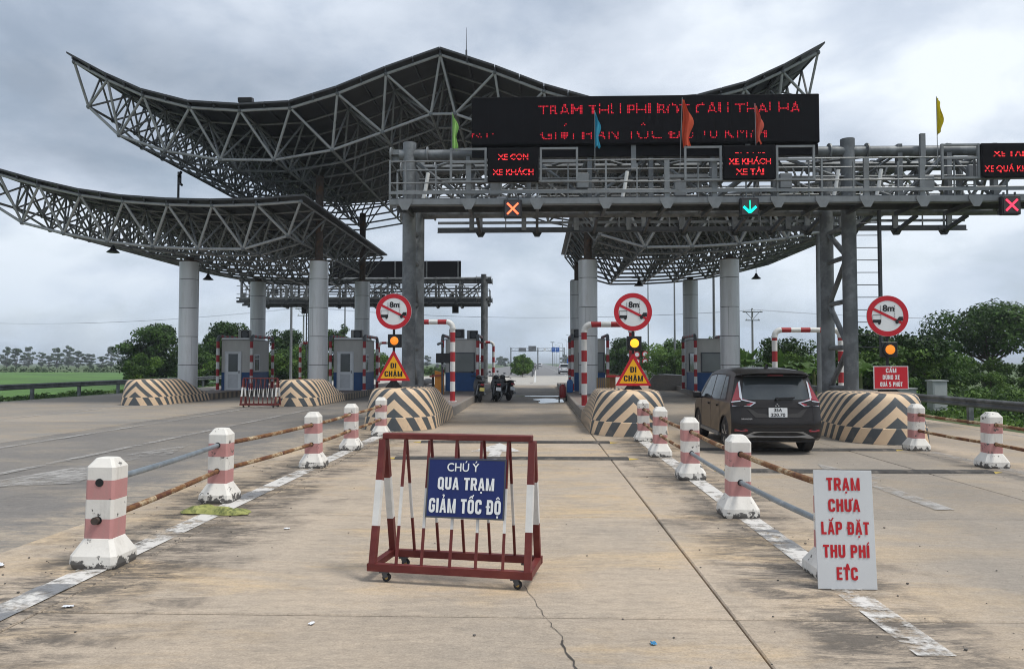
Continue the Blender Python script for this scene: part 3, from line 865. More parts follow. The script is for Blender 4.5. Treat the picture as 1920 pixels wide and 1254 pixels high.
# ------------------------------------------------------------------ sign gantries
def gantry(label, loc, detail=True):
    t = thing('sign_gantry', label, 'gantry', loc); L_ = 18.2
    LEG = 12.85
    for lx in (0, LEG):
        for ly in (0, 1.7):
            m = MB(); m.cyl((lx, ly, 0), (lx, ly, 8.02), .2, n=16); m.cyl((lx, ly, 0), (lx, ly, .05), .34, n=16)
            m.build('leg', GALV, t, smooth=True)
            for s in (-1, 1):
                m = MB(); m.box((lx + s * .36, ly, 7.66), (.34, .03, .34)); m.box((lx + s * .36, ly, 7.66), (.34, .3, .03)); m.cyl((lx + s * .52, ly, 7.66), (lx + s * .56, ly, 7.66), .24, n=14)
                m.build('leg_flange', GALV2, t, smooth=True)
                m = MB(); m.box((lx + s * .36, ly, 6.22), (.34, .03, .3)); m.cyl((lx + s * .52, ly, 6.22), (lx + s * .56, ly, 6.22), .2, n=14)
                m.build('leg_flange', GALV2, t, smooth=True)
        zs = [.75, 1.95, 3.3, 4.6, 5.5]
        for k, z in enumerate(zs):
            m = MB(); m.cyl((lx, .15, z), (lx, 1.55, z), .075, n=8); m.build('leg_brace', GALV, t, smooth=True)
            if k < 4:
                m = MB(); a, b = (.15, 1.55) if k % 2 else (1.55, .15)
                m.cyl((lx, a, z), (lx, b, zs[k + 1]), .08, n=8); m.build('leg_brace', GALV, t, smooth=True)
    for y in (0, 1.7):
        for z, r in ((7.66, .155), (6.22, .13)):
            m = MB()
            x0 = -.3
            m.cyl((x0, y, z), (L_, y, z), r, n=12); m.build('chord_pipe', GALV, t, smooth=True)
    xs = [1.75 + 1.79 * k for k in range(6)] + [14.3, 15.7, 17.0, 18.05]
    lat = MB()
    for x in xs:
        for y in (0, 1.7):
            m = MB(); m.box((x, y + (-.03 if y == 0 else .03), 6.98), (.13, .2, 1.72)); m.build('lattice_post', GALV, t)
        for zz in (7.7, 6.22):
            m = MB(); m.bar((x, 0, zz), (x, 1.7, zz), .1, .1); m.build('cross_tie', GALV, t)
    xx = [0] + xs
    for i in range(len(xx) - 1):
        a, b = xx[i], xx[i + 1]
        for y in (0, 1.7):
            z0, z1 = (6.26, 7.6) if i % 2 else (7.6, 6.26)
            m = MB(); m.cyl((a, y, z0), (b, y, z1), .055, n=7); m.build('lattice_brace', GALV, t, smooth=True)
        for z in (7.6, 6.24):
            m = MB(); p, q = (0, 1.7) if i % 2 else (1.7, 0); m.cyl((a, p, z), (b, q, z), .045, n=6); m.build('lattice_brace', GALV, t, smooth=True)
        m = MB(); m.cyl((a, 0, 7.6), ((a + b) / 2, 1.7, 6.26), .04, n=6); m.cyl(((a + b) / 2, 1.7, 6.26), (b, 0, 7.6), .04, n=6); m.build('lattice_brace', GALV, t, smooth=True)
    # walkways front and back
    px = [.13, 1.89, 3.79, 5.68, 7.35, 8.65, 10.35, 11.55, 12.75, 14.25, 15.65, 17.2]
    for side, y0, xa, xb in ((-1, -1.45, -.3, L_ + .6), (1, 3.05, .45, L_ - .3)):
        yi = -.32 if side < 0 else 2.0
        m = MB(); m.box(((xa + xb) / 2, y0, 5.95), (xb - xa, .07, .16)); m.box(((xa + xb) / 2, y0 - side * .06, 5.86), (xb - xa, .1, .02)); m.build('walkway_beam', GALV2 if side < 0 else DARKSTEEL, t)
        if side < 0: m = MB(); m.box(((xa + xb) / 2, yi, 5.95), (xb - xa, .07, .14)); m.build('walkway_beam', DARKSTEEL, t)
        if side < 0: m = MB(); m.box(((xa + xb) / 2, (y0 + yi) / 2, 6.045), (xb - xa - .01, abs(yi - y0) - .02, .03)); m.build('walkway_deck', DARKSTEEL, t)
        m = MB(); m.box(((xa + xb) / 2, y0 + side * .05, 6.2), (xb - xa, .02, .09)); m.build('toe_board', GALV2, t)
        for z in (6.48, 7.08):
            m = MB(); m.cyl((xa, y0, z), (xb, y0, z), .022, n=6); m.build('rail', GALV2, t, smooth=True)
        for z in (6.52, 7.12):
            m = MB(); m.cyl((xa, yi, z), (xb, yi, z), .022, n=6); m.build('rail', GALV2, t, smooth=True)
        for k, x in enumerate(px):
            if not xa - .2 < x < xb: continue
            m = MB()
            if k in (1, 4, 5, 8, 9): m.box((x, y0 + .02, 6.55), (.14, .07, 1.1))
            else: m.box((x, y0 + .01, 6.5), (.05, .05, 1.2))
            m.build('rail_post', GALV2, t)
            m = MB(); m.extrude([(x - .2, y0 - side * .0 - .045, 6.03), (x + .2, y0 - .045, 6.03), (x + .2, y0 - .045, 5.93), (x + .08, y0 - .045, 5.72), (x - .08, y0 - .045, 5.72), (x - .2, y0 - .045, 5.93)], (0, -.02 if side < 0 else .11, 0))
            m.build('gusset', GALV2 if side < 0 else DARKSTEEL, t)
            m = MB(); m.bar((x, y0, 5.84), (x, .1 if side < 0 else 1.7, 5.84 if side < 0 else 6.1), .09, .12); m.build('floor_bracket', DARKSTEEL, t)
            if x < 17:
                m = MB(); xm = x + .85; m.box((xm, y0, 6.45), (.035, .035, 1.05)); m.build('rail_post', GALV2, t)
        if side > 0:
            for k in range(0, 10, 1):
                m = MB(); x = 1.6 + k * 1.75; m.box((x, y0 - .02, 6.25), (.16, .1, .66)); m.build('hanger', GALV, t)
    # upper pipe, cable ducts, junction boxes and antennas along the truss
    for y, z, r in ((.85, 7.05, .06), (1.7, 6.95, .05), (-.1, 6.9, .035), (1.0, 7.55, .05)):
        m = MB(); m.cyl((.3, y, z), (L_ - .4, y, z), r, n=7); m.build('cable_duct', GALV, t, smooth=True)
    for k in range(27):
        x = .75 + k * .64
        m = MB(); m.bar((x, 1.55, 6.25), (x + (.5 if k % 2 else -.5), 1.55, 7.6), .05, .05); m.build('lattice_brace', GALV2, t)
    for x, z in ((2.6, 6.55), (5.1, 6.75), (7.9, 6.5), (10.9, 6.7), (14.9, 6.6), (16.2, 6.9)):
        m = MB(); m.box((x, -.42, z), (.34, .18, .44), bev=.02); m.build('junction_box', GALV2, t)
    for x in (6.6, 9.9, 14.9):
        m = MB(); m.box((x, -.2, 7.6), (.14, .1, 1.0)); m.build('upright', GALV2, t)
    m = MB(); m.box((8.05, -.5, 6.85), (1.3, .06, .1)); m.build('cable_tray', GALV2, t)
    # end rail
    m = MB()
    for z in (6.48, 7.08): m.cyl((-.3, -1.45, z), (-.3, -.32, z), .022, n=6)
    m.box((-.3, -1.45, 6.55), (.05, .05, 1.15)); m.box((-.3, -.32, 6.55), (.05, .05, 1.15)); m.build('end_rail', GALV2, t)
    # frames that carry the lane boards
    for cx in (3.13, 9.55, 16.45):
        for xs_ in ((-1.72, -.76), (.76, 1.75)):
            m = MB()
            for x in xs_: m.box((cx + x, -1.56, 6.93), (.06, .06, .96))
            for z in (7.38, 7.02, 6.48): m.box((cx + sum(xs_) / 2, -1.56, z), (.97, .055, .055))
            m.build('board_frame', GALV2, t)
    # service ladder by the far leg
    m = MB(); m.box((13.7, -.05, 3.95), (.07, .12, 4.3)); m.build('ladder_stile', DARKSTEEL, t)
    for k in range(12):
        m = MB(); m.cyl((13.05, -.05, 1.95 + k * .36), (13.67, -.05, 1.95 + k * .36), .013, n=6); m.build('ladder_rung', DARKSTEEL, t)
    for x in (.45, 6.2, 12.2, 13.4):
        m = MB(); m.tube([(x, -.5, 6.1), (x + .1, -.5, 6.5), (x + .18, -.5, 7.0)], .055, 8); m.build('conduit', WHITE, t, smooth=True)
    return t
G1 = gantry('grey steel sign gantry with walkways spanning the lanes before the canopy', (-3.75, 22.2, .3))
G2 = copy_tree(G1, (-3.85, 57.3, .3), PI, 'grey steel sign gantry beyond the canopy seen from its back')

# big dark text board on the gantry and its twin on the far one
LED = material('led_red', (.9, .04, .05), .8, 0, 0, emit=.8, spec=.1)
LEDDIM = material('led_red_dim', (.52, .018, .035), .8, 0, 0, emit=.6, spec=.1)
LEDFACE = material('led_face', (.009, .009, .011), .8, 0, .1, 3, spec=.08)
def big_board(label, loc, rz, lit, name='display_board'):
    t = thing(name, label, 'display board', loc, rz)
    W, H = 10.05, 1.42
    m = MB(); m.box((0, .17, .31 + H / 2), (W, .3, H), bev=.015); m.build('housing', BLACKM, t)
    m = MB(); m.box((0, .012, .31 + H / 2), (W - .06, .02, H - .06)); sc_ = m.build('screen', LEDFACE, t)
    for k in range(1, 20):
        q = MB(); q.box((-W / 2 + k * W / 20, .0015, .31 + H / 2), (.006, .003, H - .06)); q.build('module_seam', BLACKM, sc_)
    for k in range(5):
        m = MB(); m.box((-W / 2 + .2 + k * (W - .4) / 4, .34, .31 + H / 2 - .1), (.1, .06, H + .2)); m.build('back_rib', GALV, t)
    m = MB(); m.box((0, .2, .145), (W, .08, .3)); m.build('dark_strip', BLACKM, t)  # black strip below the housing, in front of the top chord
    if lit:
        z0 = .31 + H
        a = MB(); led_dots(a, 'TRẠM THU PHÍ BOT CẦU THÁI HÀ', .35, 7.55, (.72, -.002, z0 - .60), .043, [(.14, .50), (.54, 1.0)], 0, .66, keep=.97); a.build('lettering', LEDDIM, t, fix=False)
        b = MB(); led_dots(b, 'GIỚI HẠN TỐC ĐỘ 10 KM/H', .36, 6.5, (.25, -.002, z0 - 1.30), .043, [(.06, .64), (1.15, 1.35)], 0, .62, keep=.95); b.build('lettering', LEDDIM, t, fix=False)
        c = MB(); led_dots(c, 'BOT', .36, .7, (-4.65, -.002, z0 - 1.27), .043, [(.2, .5)], 0, .62, keep=.7); c.build('lettering', LEDDIM, t, fix=False)
    return t
big_board('wide black display board with broken red text lines on the front gantry', (3.15, 21.83, 7.83), 0, True)
big_board('wide black display board seen from the back on the far gantry', (-10.75, 57.65, 7.83), PI, False)

def lane_board(label, loc, lines):
    t = thing('lane_board', label, 'lane board', loc, 0, 'lane display boards on the front gantry')
    m = MB(); m.box((0, .07, .46), (1.4, .12, .92), bev=.01); m.build('housing', BLACKM, t)
    m = MB(); m.box((0, .006, .46), (1.36, .014, .88)); m.build('screen', LEDFACE, t)
    for txt, z, w, rows in lines:
        a = MB(); led_dots(a, txt, .15, w, (0, -.003, z), .0235, rows, .012, .78); a.build('lettering', LED, t, fix=False)
E1 = [(-.3, .28), (.36, .66), (.74, 1.6)]
lane_board('black lane board reading XE CON XE KHÁCH above the red cross', (-.62, 20.55, 6.76), [('XE CON', .60, .84, E1), ('XE KHÁCH', .18, 1.12, E1)])
lane_board('black lane board reading XE KHÁCH XE TẢI above the green arrow', (5.8, 20.55, 6.78), [('XE CON', .66, .84, [(.2, .42)]), ('XE KHÁCH', .40, 1.14, E1), ('XE TẢI', .12, .76, E1)])
lane_board('black lane board reading XE TẢI XE QUÁ KHỔ under the yellow flag side', (12.68, 20.55, 6.78), [('XE TẢI', .56, .8, [(.0, .2), (.45, .8)]), ('XE QUÁ KHỔ', .15, 1.28, E1)])

def signal(label, loc, kind, rz=0):
    t = thing('lane_signal', label, 'lane signal', loc, rz, 'lane signals hung under the gantries')
    m = MB(); m.box((0, .09, -.27), (.5, .16, .5), bev=.015); m.build('housing', BLACK, t)
    m = MB(); m.box((0, .003, -.27), (.42, .014, .42)); m.build('screen', material('signal_face', (.05, .045, .05), .5, 0, .1), t)
    m = MB(); m.box((-.15, .1, .03), (.04, .04, .14)); m.box((.15, .1, .03), (.04, .04, .14)); m.build('hanger', DARKSTEEL, t)
    m = MB()
    if kind == 'x' or kind == 'r':
        for s in (-1, 1): m.bar((-.15 * s, -.012 + .002 * s, -.27 - .15), (.15 * s, -.012 + .002 * s, -.27 + .15), .008, .05)
        m.build('red_cross', material('signal_orange', (1, .13, .05), .5, 0, 0, emit=1.4) if kind == 'x' else material('signal_red', (1, .03, .07), .5, 0, 0, emit=1.3), t)
    elif kind == 'a':
        m.bar((0, -.012, -.10), (0, -.012, -.40), .008, .065)
        for s in (-1, 1): m.bar((0, -.012 + .002 * s, -.425), (.17 * s, -.012 + .002 * s, -.265), .008, .065)
        m.build('green_arrow', material('signal_green', (.0, .95, .62), .5, 0, 0, emit=1.15), t)
    return t
signal('black lane signal with glowing orange red cross over the barred centre lane', (-.63, 20.52, 6.27), 'x')
signal('black lane signal with glowing green down arrow over the dark car lane', (5.78, 20.52, 6.28), 'a')
signal('black lane signal with glowing red cross at the end of the gantry', (12.72, 20.52, 6.28), 'r')
signal('dark back of a lane signal under the far gantry near its leg', (-6.3, 59.1, 6.2), '', PI)
signal('dark back of a lane signal under the far gantry above the outer lanes', (-18.2, 59.1, 6.2), '', PI)

# flags on short staffs
def flag(x, ztop, h, w, c, label, z0=7.35, y=20.62, lean=0.):
    t = thing('flag', label, 'flag', (x, y, z0), 0)
    m = MB(); m.cyl((0, 0, -.3), (lean, 0, ztop - z0), .011, n=6); m.build('staff', GALV2, t)
    m = MB(); nu, nv = 10, 16; vs = []
    sd = rnd.uniform(0, 6)
    for j in range(nv + 1):
        v = j / nv
        for i in range(nu + 1):
            u = i / nu; ww = w * (.25 + .75 * math.sin(min(1, v * 1.5 + .12) * PI / 2)) * (1 - .22 * max(0, v - .7) / .3)
            vs.append((lean + u * ww * (1 + .25 * math.sin(v * 8 + sd) * u) + .012 * math.sin(v * 9 + sd), (.06 * math.sin(u * 9 + sd + v * 2) + .03 * math.sin(u * 17 + v * 5)) * min(1, u * 3), ztop - z0 - v * h - u * .16 * (1 - v) + .03 * math.sin(u * 7 + sd)))
    m.add(vs, [(j * (nu + 1) + i, j * (nu + 1) + i + 1, (j + 1) * (nu + 1) + i + 1, (j + 1) * (nu + 1) + i) for j in range(nv) for i in range(nu)])
    m.build('cloth', material('flag_' + label.split()[0], c, .8, 0, .08, 6, transl=.35), t, smooth=80, fix=False)
flag(-2.31, 8.72, 1.05, .17, (.36, .62, .20), 'light green flag hanging limp above the left gantry walkway')
flag(1.62, 8.72, 1.02, .15, (.06, .42, .60), 'sky blue flag hanging limp in front of the display board')
flag(3.93, 9.05, 1.36, .27, (.62, .10, .045), 'tall orange red flag hanging before the middle of the display board', lean=.08)
flag(6.0, 8.86, 1.08, .21, (.60, .11, .07), 'short orange red flag hanging above the green arrow lane board', lean=-.02)
flag(10.85, 9.0, 1.02, .14, (.66, .55, .03), 'yellow flag hanging on a bare staff past the display board')
flag(-6.3, 9.0, .7, .2, (.30, .03, .03), 'dark red little flag on the far gantry', 8.3, 57.4)
# ------------------------------------------------------------------ toll booths
PANEDARK = material('booth_glass', (.045, .052, .055), .12, 0, .25, 1.2, spec=.7)
PANEPALE = material('booth_glass_blind', (.17, .185, .18), .15, 0, .12, 1.0, spec=.6)
def booth(label, loc, kind):
    t = thing('toll_booth', label, 'toll booth', loc, 0, 'toll booths on the islands')
    W, D, H, hb = 1.62, 2.8, 2.72, .98
    m = MB(); m.box((0, 0, hb / 2), (W, D, hb)); m.build('lower_wall', BLUEWALL, t)
    m = MB(); m.box((0, 0, hb + (H - hb) / 2), (W - .006, D - .006, H - hb)); m.build('upper_wall', CREAMWALL, t)
    m = MB(); m.box((0, 0, H + .03), (W + .06, D + .06, .06)); m.build('roof', material('booth_roof', (.3, .3, .29), .7), t)
    def window(x, y, z, w, h, face, glass, name='window', split=False):
        # face: 0 front, 1 right side, -1 left side
        f = MB(); g = MB(); fr = .05
        def bx(mb_, a, b, sa, sb, th, out):
            if face == 0: mb_.box((x + a, y - out, z + b), (sa, th, sb))
            else: mb_.box((x + face * out, y + a, z + b), (th, sa, sb))
        bx(f, 0, h / 2 - fr / 2, w, fr, .05, .02); bx(f, 0, -h / 2 + fr / 2, w, fr, .05, .02)
        bx(f, -w / 2 + fr / 2, 0, fr, h - 2 * fr, .05, .02); bx(f, w / 2 - fr / 2, 0, fr, h - 2 * fr, .05, .02)
        if split: bx(f, 0, h * .22, w - 2 * fr, .03, .045, .02)
        bx(g, 0, 0, w - fr, h - fr, .012, .006)
        wd = f.build(name, DARKSTEEL if kind == 'lane' else WHITEPVC, t); g.build('pane', glass, wd)
    if kind == 'door':
        d = MB(); d.box((-.16, -D / 2 - .012, 1.03), (.80, .03, 2.04)); dd = d.build('door', WHITEPVC, t)
        m = MB()
        for s in (-1, 1): m.box((-.16 + s * .43, -D / 2 - .02, 1.06), (.06, .05, 2.12))
        m.box((-.16, -D / 2 - .02, 2.095), (.8, .05, .06)); m.build('frame', material('door_frame', (.56, .58, .6), .4), dd)
        m = MB(); m.box((-.16, -D / 2 - .03, 1.5), (.52, .012, .98)); m.build('pane', PANEDARK, dd)
        m = MB(); m.box((-.16, -D / 2 - .03, .5), (.56, .012, .76)); m.build('panel', material('door_panel', (.5, .52, .54), .45), dd)
        m = MB(); m.box((.18, -D / 2 - .05, 1.0), (.03, .05, .14)); m.build('handle', DARKSTEEL, dd)
        window(W / 2, -.55, 1.5, .8, .95, 1, PANEDARK, split=True); window(-W / 2, -.55, 1.5, .8, .95, -1, PANEDARK)
        m = MB(); m.box((0, -D / 2 + .02, H + .1), (W - .1, .3, .08)); m.build('roof_trim', WHITEPVC, t)
    else:
        window(.08, -D / 2, 1.52, 1.36, 1.05, 0, PANEPALE); window(W / 2, -.2, 1.52, 1.5, 1.05, 1, PANEDARK); window(-W / 2, -.2, 1.52, 1.5, 1.05, -1, PANEDARK)
    return t
booth('white and blue toll booth with white door on the outermost island', (-16.45, 42.5, .3), 'door')
booth('white and blue toll booth with white door beside the second column pair', (-10.25, 42.5, .3), 'door')
booth('cream and blue toll booth with wide window beside the orange gate machine', (-4.02, 41.7, .3), 'lane')
booth('cream and blue toll booth half hidden behind a silver column by the puddle', (2.85, 41.7, .3), 'lane')
booth('grey toll booth behind the silver column ahead of the dark car', (9.3, 41.7, .3), 'lane')
def aircon(x, y, label, w=.62):
    t = thing('air_conditioner', label, 'air conditioner', (x, y, 3.085))
    m = MB(); m.box((0, 0, .27), (w, .34, .5), bev=.02); m.build('casing', material('aircon_grey', (.33, .33, .32), .6), t)
    m = MB(); m.box((w * .12, -.175, .27), (w * .72, .02, .42)); m.build('grille', BLACK, t)
    m = MB(); m.cyl((w * .1, -.185, .27), (w * .1, -.195, .27), .17, n=16); m.build('fan', DARKSTEEL, t)
aircon(-16.1, 41.4, 'grey air conditioner with black grille on the outermost booth roof')
aircon(-9.85, 41.4, 'grey air conditioner with black grille on the second booth roof')
aircon(-4.25, 40.6, 'grey air conditioner box on the roof above the wide booth window', .8)
aircon(-3.55, 42.3, 'dark air conditioner box near the rear of the gate booth roof', .6)
aircon(2.15, 40.6, 'round fan air conditioner over the booth by the puddle', .55)

def striped_path(mb, pts, r, band=.32, n=10, red_first=True, plain_top=0., m_red=0, m_white=1):
    """tube along pts cut into alternating painted bands"""
    P = [Vector(p) for p in pts]; S = [0]
    for i in range(1, len(P)): S.append(S[-1] + (P[i] - P[i - 1]).length)
    cuts = sorted(set([round(s, 4) for s in S] + [round(k * band, 4) for k in range(int(S[-1] / band) + 1)])); Q = []; ms = []
    def at(s):
        for i in range(1, len(P)):
            if s <= S[i] + 1e-6: return P[i - 1].lerp(P[i], (s - S[i - 1]) / max(1e-6, S[i] - S[i - 1]))
        return P[-1]
    for s in cuts: Q.append(at(s))
    for a, b in zip(cuts[:-1], cuts[1:]): ms.append((int((a + b) / 2 / band) + (0 if red_first else 1)) % 2)
    ms = [m_red if q == 0 else m_white for q in ms]
    mb.tube(Q, r, n, True, ms)
def elbow(a, b, c, rr, k=5):
    """points rounding the corner b between a and c"""
    a, b, c = Vector(a), Vector(b), Vector(c); u = (a - b).normalized(); v = (c - b).normalized(); out = []
    for i in range(k + 1):
        t = i / k * PI / 2; out.append(b + u * rr * (1 - math.sin(t)) + v * rr * (1 - math.cos(t)))
    return out
def portal(label, p0, p1, h, r=.085, white_elbow=True, band=.38, group='red and white guard portals', cat='guard portal'):
    """two posts joined by a top bar"""
    x0, y0 = p0; x1, y1 = p1; t = thing('guard_portal', label, cat, (x0, y0, .3), 0, group)
    dx, dy = x1 - x0, y1 - y0; el1 = elbow((0, 0, 0), (0, 0, h), (dx, dy, h), .24); el2 = elbow((0, 0, h), (dx, dy, h), (dx, dy, 0), .24)
    for (bx, by) in ((0, 0), (dx, dy)):
        m = MB(); striped_path(m, [(bx, by, .02), (bx, by, h - .24)], r, band); m.build('post', [RED, WHITE], t, smooth=True)
        m = MB(); m.cyl((bx, by, 0), (bx, by, .03), r * 1.7, n=12); m.build('base_plate', WHITE, t)
    m = MB(); striped_path(m, [el1[-1], el2[0]], r * .97, band * .9, red_first=True); m.build('top_bar', [RED, WHITE] if white_elbow else [RED, GALV], t, smooth=True)
    for e in (el1, el2):
        m = MB(); m.tube(e, r * 1.08, 10); m.cyl(e[0] - Vector((0, 0, .04)) if e is el1 else e[-1] - Vector((0, 0, .04)), e[0] + Vector((0, 0, .02)) if e is el1 else e[-1] + Vector((0, 0, .02)), r * 1.25, n=10)
        m.build('elbow', WHITE if white_elbow else GALV, t, smooth=True)
    return t
portal('tall red and white height portal on the island of the orange gate machine', (-3.22, 29.2), (-4.58, 29.2), 3.08, .1)
portal('tall red and white height portal behind the lit amber lamp', (1.66, 26.2), (3.3, 26.2), 2.82, .1)
portal('tall red and white height portal behind the dark car roof', (8.6, 27.6), (10.95, 27.6), 2.68, .095)
portal('red and white height portal at the far end of the outermost island', (-17.9, 57.0), (-16.3, 57.0), 3.0, .1)
portal('red and white height portal at the far end of the second island', (-11.9, 57.0), (-9.8, 57.0), 3.0, .1)
portal('red and white height portal at the far end of the gate machine island', (-3.12, 55.5), (-4.5, 55.5), 3.0, .1)
BW = {-16.45: ('outermost white door booth', 42.5), -10.25: ('second white door booth', 42.5), -4.02: ('booth with the orange gate machine', 41.7), 2.85: ('booth by the puddle', 41.7), 9.3: ('booth ahead of the dark car', 41.7)}
for x, (w, y) in BW.items():
    for s, side in ((-1, 'outer'), (1, 'inner')):
        face = 'paddy-field side' if s < 0 else 'banana-plant side'
        portal('red white guard posts, %s of the %s' % (face, w), (x + s * .93, y - 1.62), (x + s * .93, y + 1.7), 2.95, .085, False)

# lift gate machine, its display and other equipment on the centre island
t = thing('gate_machine', 'orange lift gate cabinet with arm stub beside the wide-window booth', 'gate machine', (-4.62, 36.2, .3))
m = MB(); m.extrude([(-.21, -.16, 0), (.21, -.16, 0), (.21, -.16, 1.02), (-.21, -.16, 1.13)], (0, .34, 0)); m.build('cabinet', material('orange_paint', (.60, .235, .035), .5, 0, .1), t)
m = MB(); m.bar((-.45, -.2, .85), (.25, -.2, .93), .06, .09); m.build('arm', material('arm_brown', (.30, .07, .04), .5), t)
m = MB(); m.cyl((-.3, -.12, .1), (-.3, -.12, .95), .06, n=8); m.build('motor_post', BLACK, t)
t = thing('lane_display', 'small black lane display on a post above the orange gate cabinet', 'display', (-4.42, 35.6, .3))
m = MB(); m.cyl((0, .05, 0), (0, .05, 2.4), .05, n=8); m.build('post', DARKSTEEL, t, smooth=True)
m = MB(); m.box((.12, 0, 1.72), (.82, .14, .46), bev=.02); m.build('screen', BLACK, t)
m = MB(); m.cyl((-.22, -.04, 1.36), (-.22, -.09, 1.36), .09, n=12); m.cyl((.1, -.04, 1.36), (.1, -.09, 1.36), .09, n=12); m.build('lamp', GALV2, t)
m = MB(); m.cyl((-.22, -.1, 2.36), (.02, .0, 2.46), .06, n=8); m.build('camera_head', GALV, t)
t = thing('gate_machine', 'dark lift gate cabinet behind the triangle sign with the lit lamp', 'gate machine', (3.25, 33.2, .3))
m = MB(); m.box((0, 0, .5), (.4, .36, 1.0), bev=.02); m.build('cabinet', material('dark_orange', (.16, .07, .03), .5), t)
m = MB(); m.bar((-.2, -.22, .92), (.9, -.22, .92), .06, .08); m.build('arm', RED, t)
for k in range(7):
    m = MB(); m.bar((-.6 + k * .085, -.2, .1), (-.6 + k * .085, -.2, .85), .045, .07); m.build('grating_bar', material('brass_bar', (.19, .13, .05), .6), t)
t = thing('gas_bottle', 'blue steel bottle standing on the kerb by the puddle booth', 'bottle', (1.72, 38.6, .3))
m = MB(); m.lathe([(.02, 0), (.15, .01), (.16, .08), (.16, .52), (.12, .62), (.05, .66)], n=14); m.build('body', material('bottle_blue', (.03, .12, .32), .4), t, smooth=True)
m = MB(); m.cyl((0, 0, .66), (0, 0, .76), .05, n=8); m.build('valve', RED, t)
t = thing('fire_extinguisher', 'dark red extinguisher trolley on the road beside the puddle', 'extinguisher', (1.28, 36.6, .005))
m = MB(); m.lathe([(.02, .1), (.15, .11), (.16, .2), (.16, .62), (.1, .72), (.04, .76)], n=14); m.build('body', material('extinguisher_red', (.20, .015, .015), .4), t, smooth=True)
m = MB(); m.cyl((-.2, 0, .1), (-.14, 0, .1), .1, n=12); m.cyl((.14, 0, .1), (.2, 0, .1), .1, n=12); m.build('wheel', RUBBER, t, smooth=True)
m = MB(); m.tube([(-.1, .12, .2), (-.1, .14, .8), (.1, .14, .8), (.1, .12, .2)], .015, 6); m.build('handle', DARKSTEEL, t)
def sack_mesh():
    m = MB(); m.sphere((0, 0, .18), .4, 12, (1.3, .7, .5)); 
    for i, v in enumerate(m.v): m.v[i] = (v[0] + .05 * math.sin(9 * v[2] + 3 * v[1]), v[1] + .04 * math.sin(8 * v[0]), max(0, v[2] + .04 * math.sin(7 * v[0] + 5 * v[1])))
    return m.mesh('sandbag', material('sandbag_cloth', (.52, .49, .47), .8, 0, .15, 5, c2=(.35, .2, .17), c2at=(.58, .64), c2scale=3), 60)
SB = sack_mesh()
for k, (x, y, z, w) in enumerate(((-7.0, 50, 0, 'lowest'), (-7.6, 50.2, 0.0, 'outer low'), (-7.25, 50.1, .36, 'top'))):
    link(SB, 'sandbag', None, 'pale printed sandbag in the little heap seen past the orange gate cabinet', 'sandbag', 'sandbags in a heap', None, (x, y, z), .3 * k)

# ------------------------------------------------------------------ sign posts on the island noses
SIGNRED = material('sign_red', (.50, .012, .025), .4, 0, .05); SIGNWHITE = material('sign_white', (.74, .76, .77), .4, 0, .04)
SIGNYEL = material('sign_yellow', (.85, .43, .012), .4, 0, .04); SIGNBLACK = material('sign_black', (.012, .012, .014), .4)
AMBER_ON = material('amber_lit', (1.0, .36, .02), .4, 0, 0, emit=.95); AMBER_DIM = material('amber_dim', (.85, .24, .02), .35, 0, .25, 9, emit=.38)
def disc(m, c, r, y, n=48, r_in=0):
    if r_in:
        vs = [(c[0] + q * math.cos(2 * PI * i / n), y, c[1] + q * math.sin(2 * PI * i / n)) for q in (r, r_in) for i in range(n)]
        m.add(vs, [(i, (i + 1) % n, n + (i + 1) % n, n + i) for i in range(n)])
    else: m.add([(c[0] + r * math.cos(2 * PI * i / n), y, c[1] + r * math.sin(2 * PI * i / n)) for i in range(n)], [tuple(range(n))])
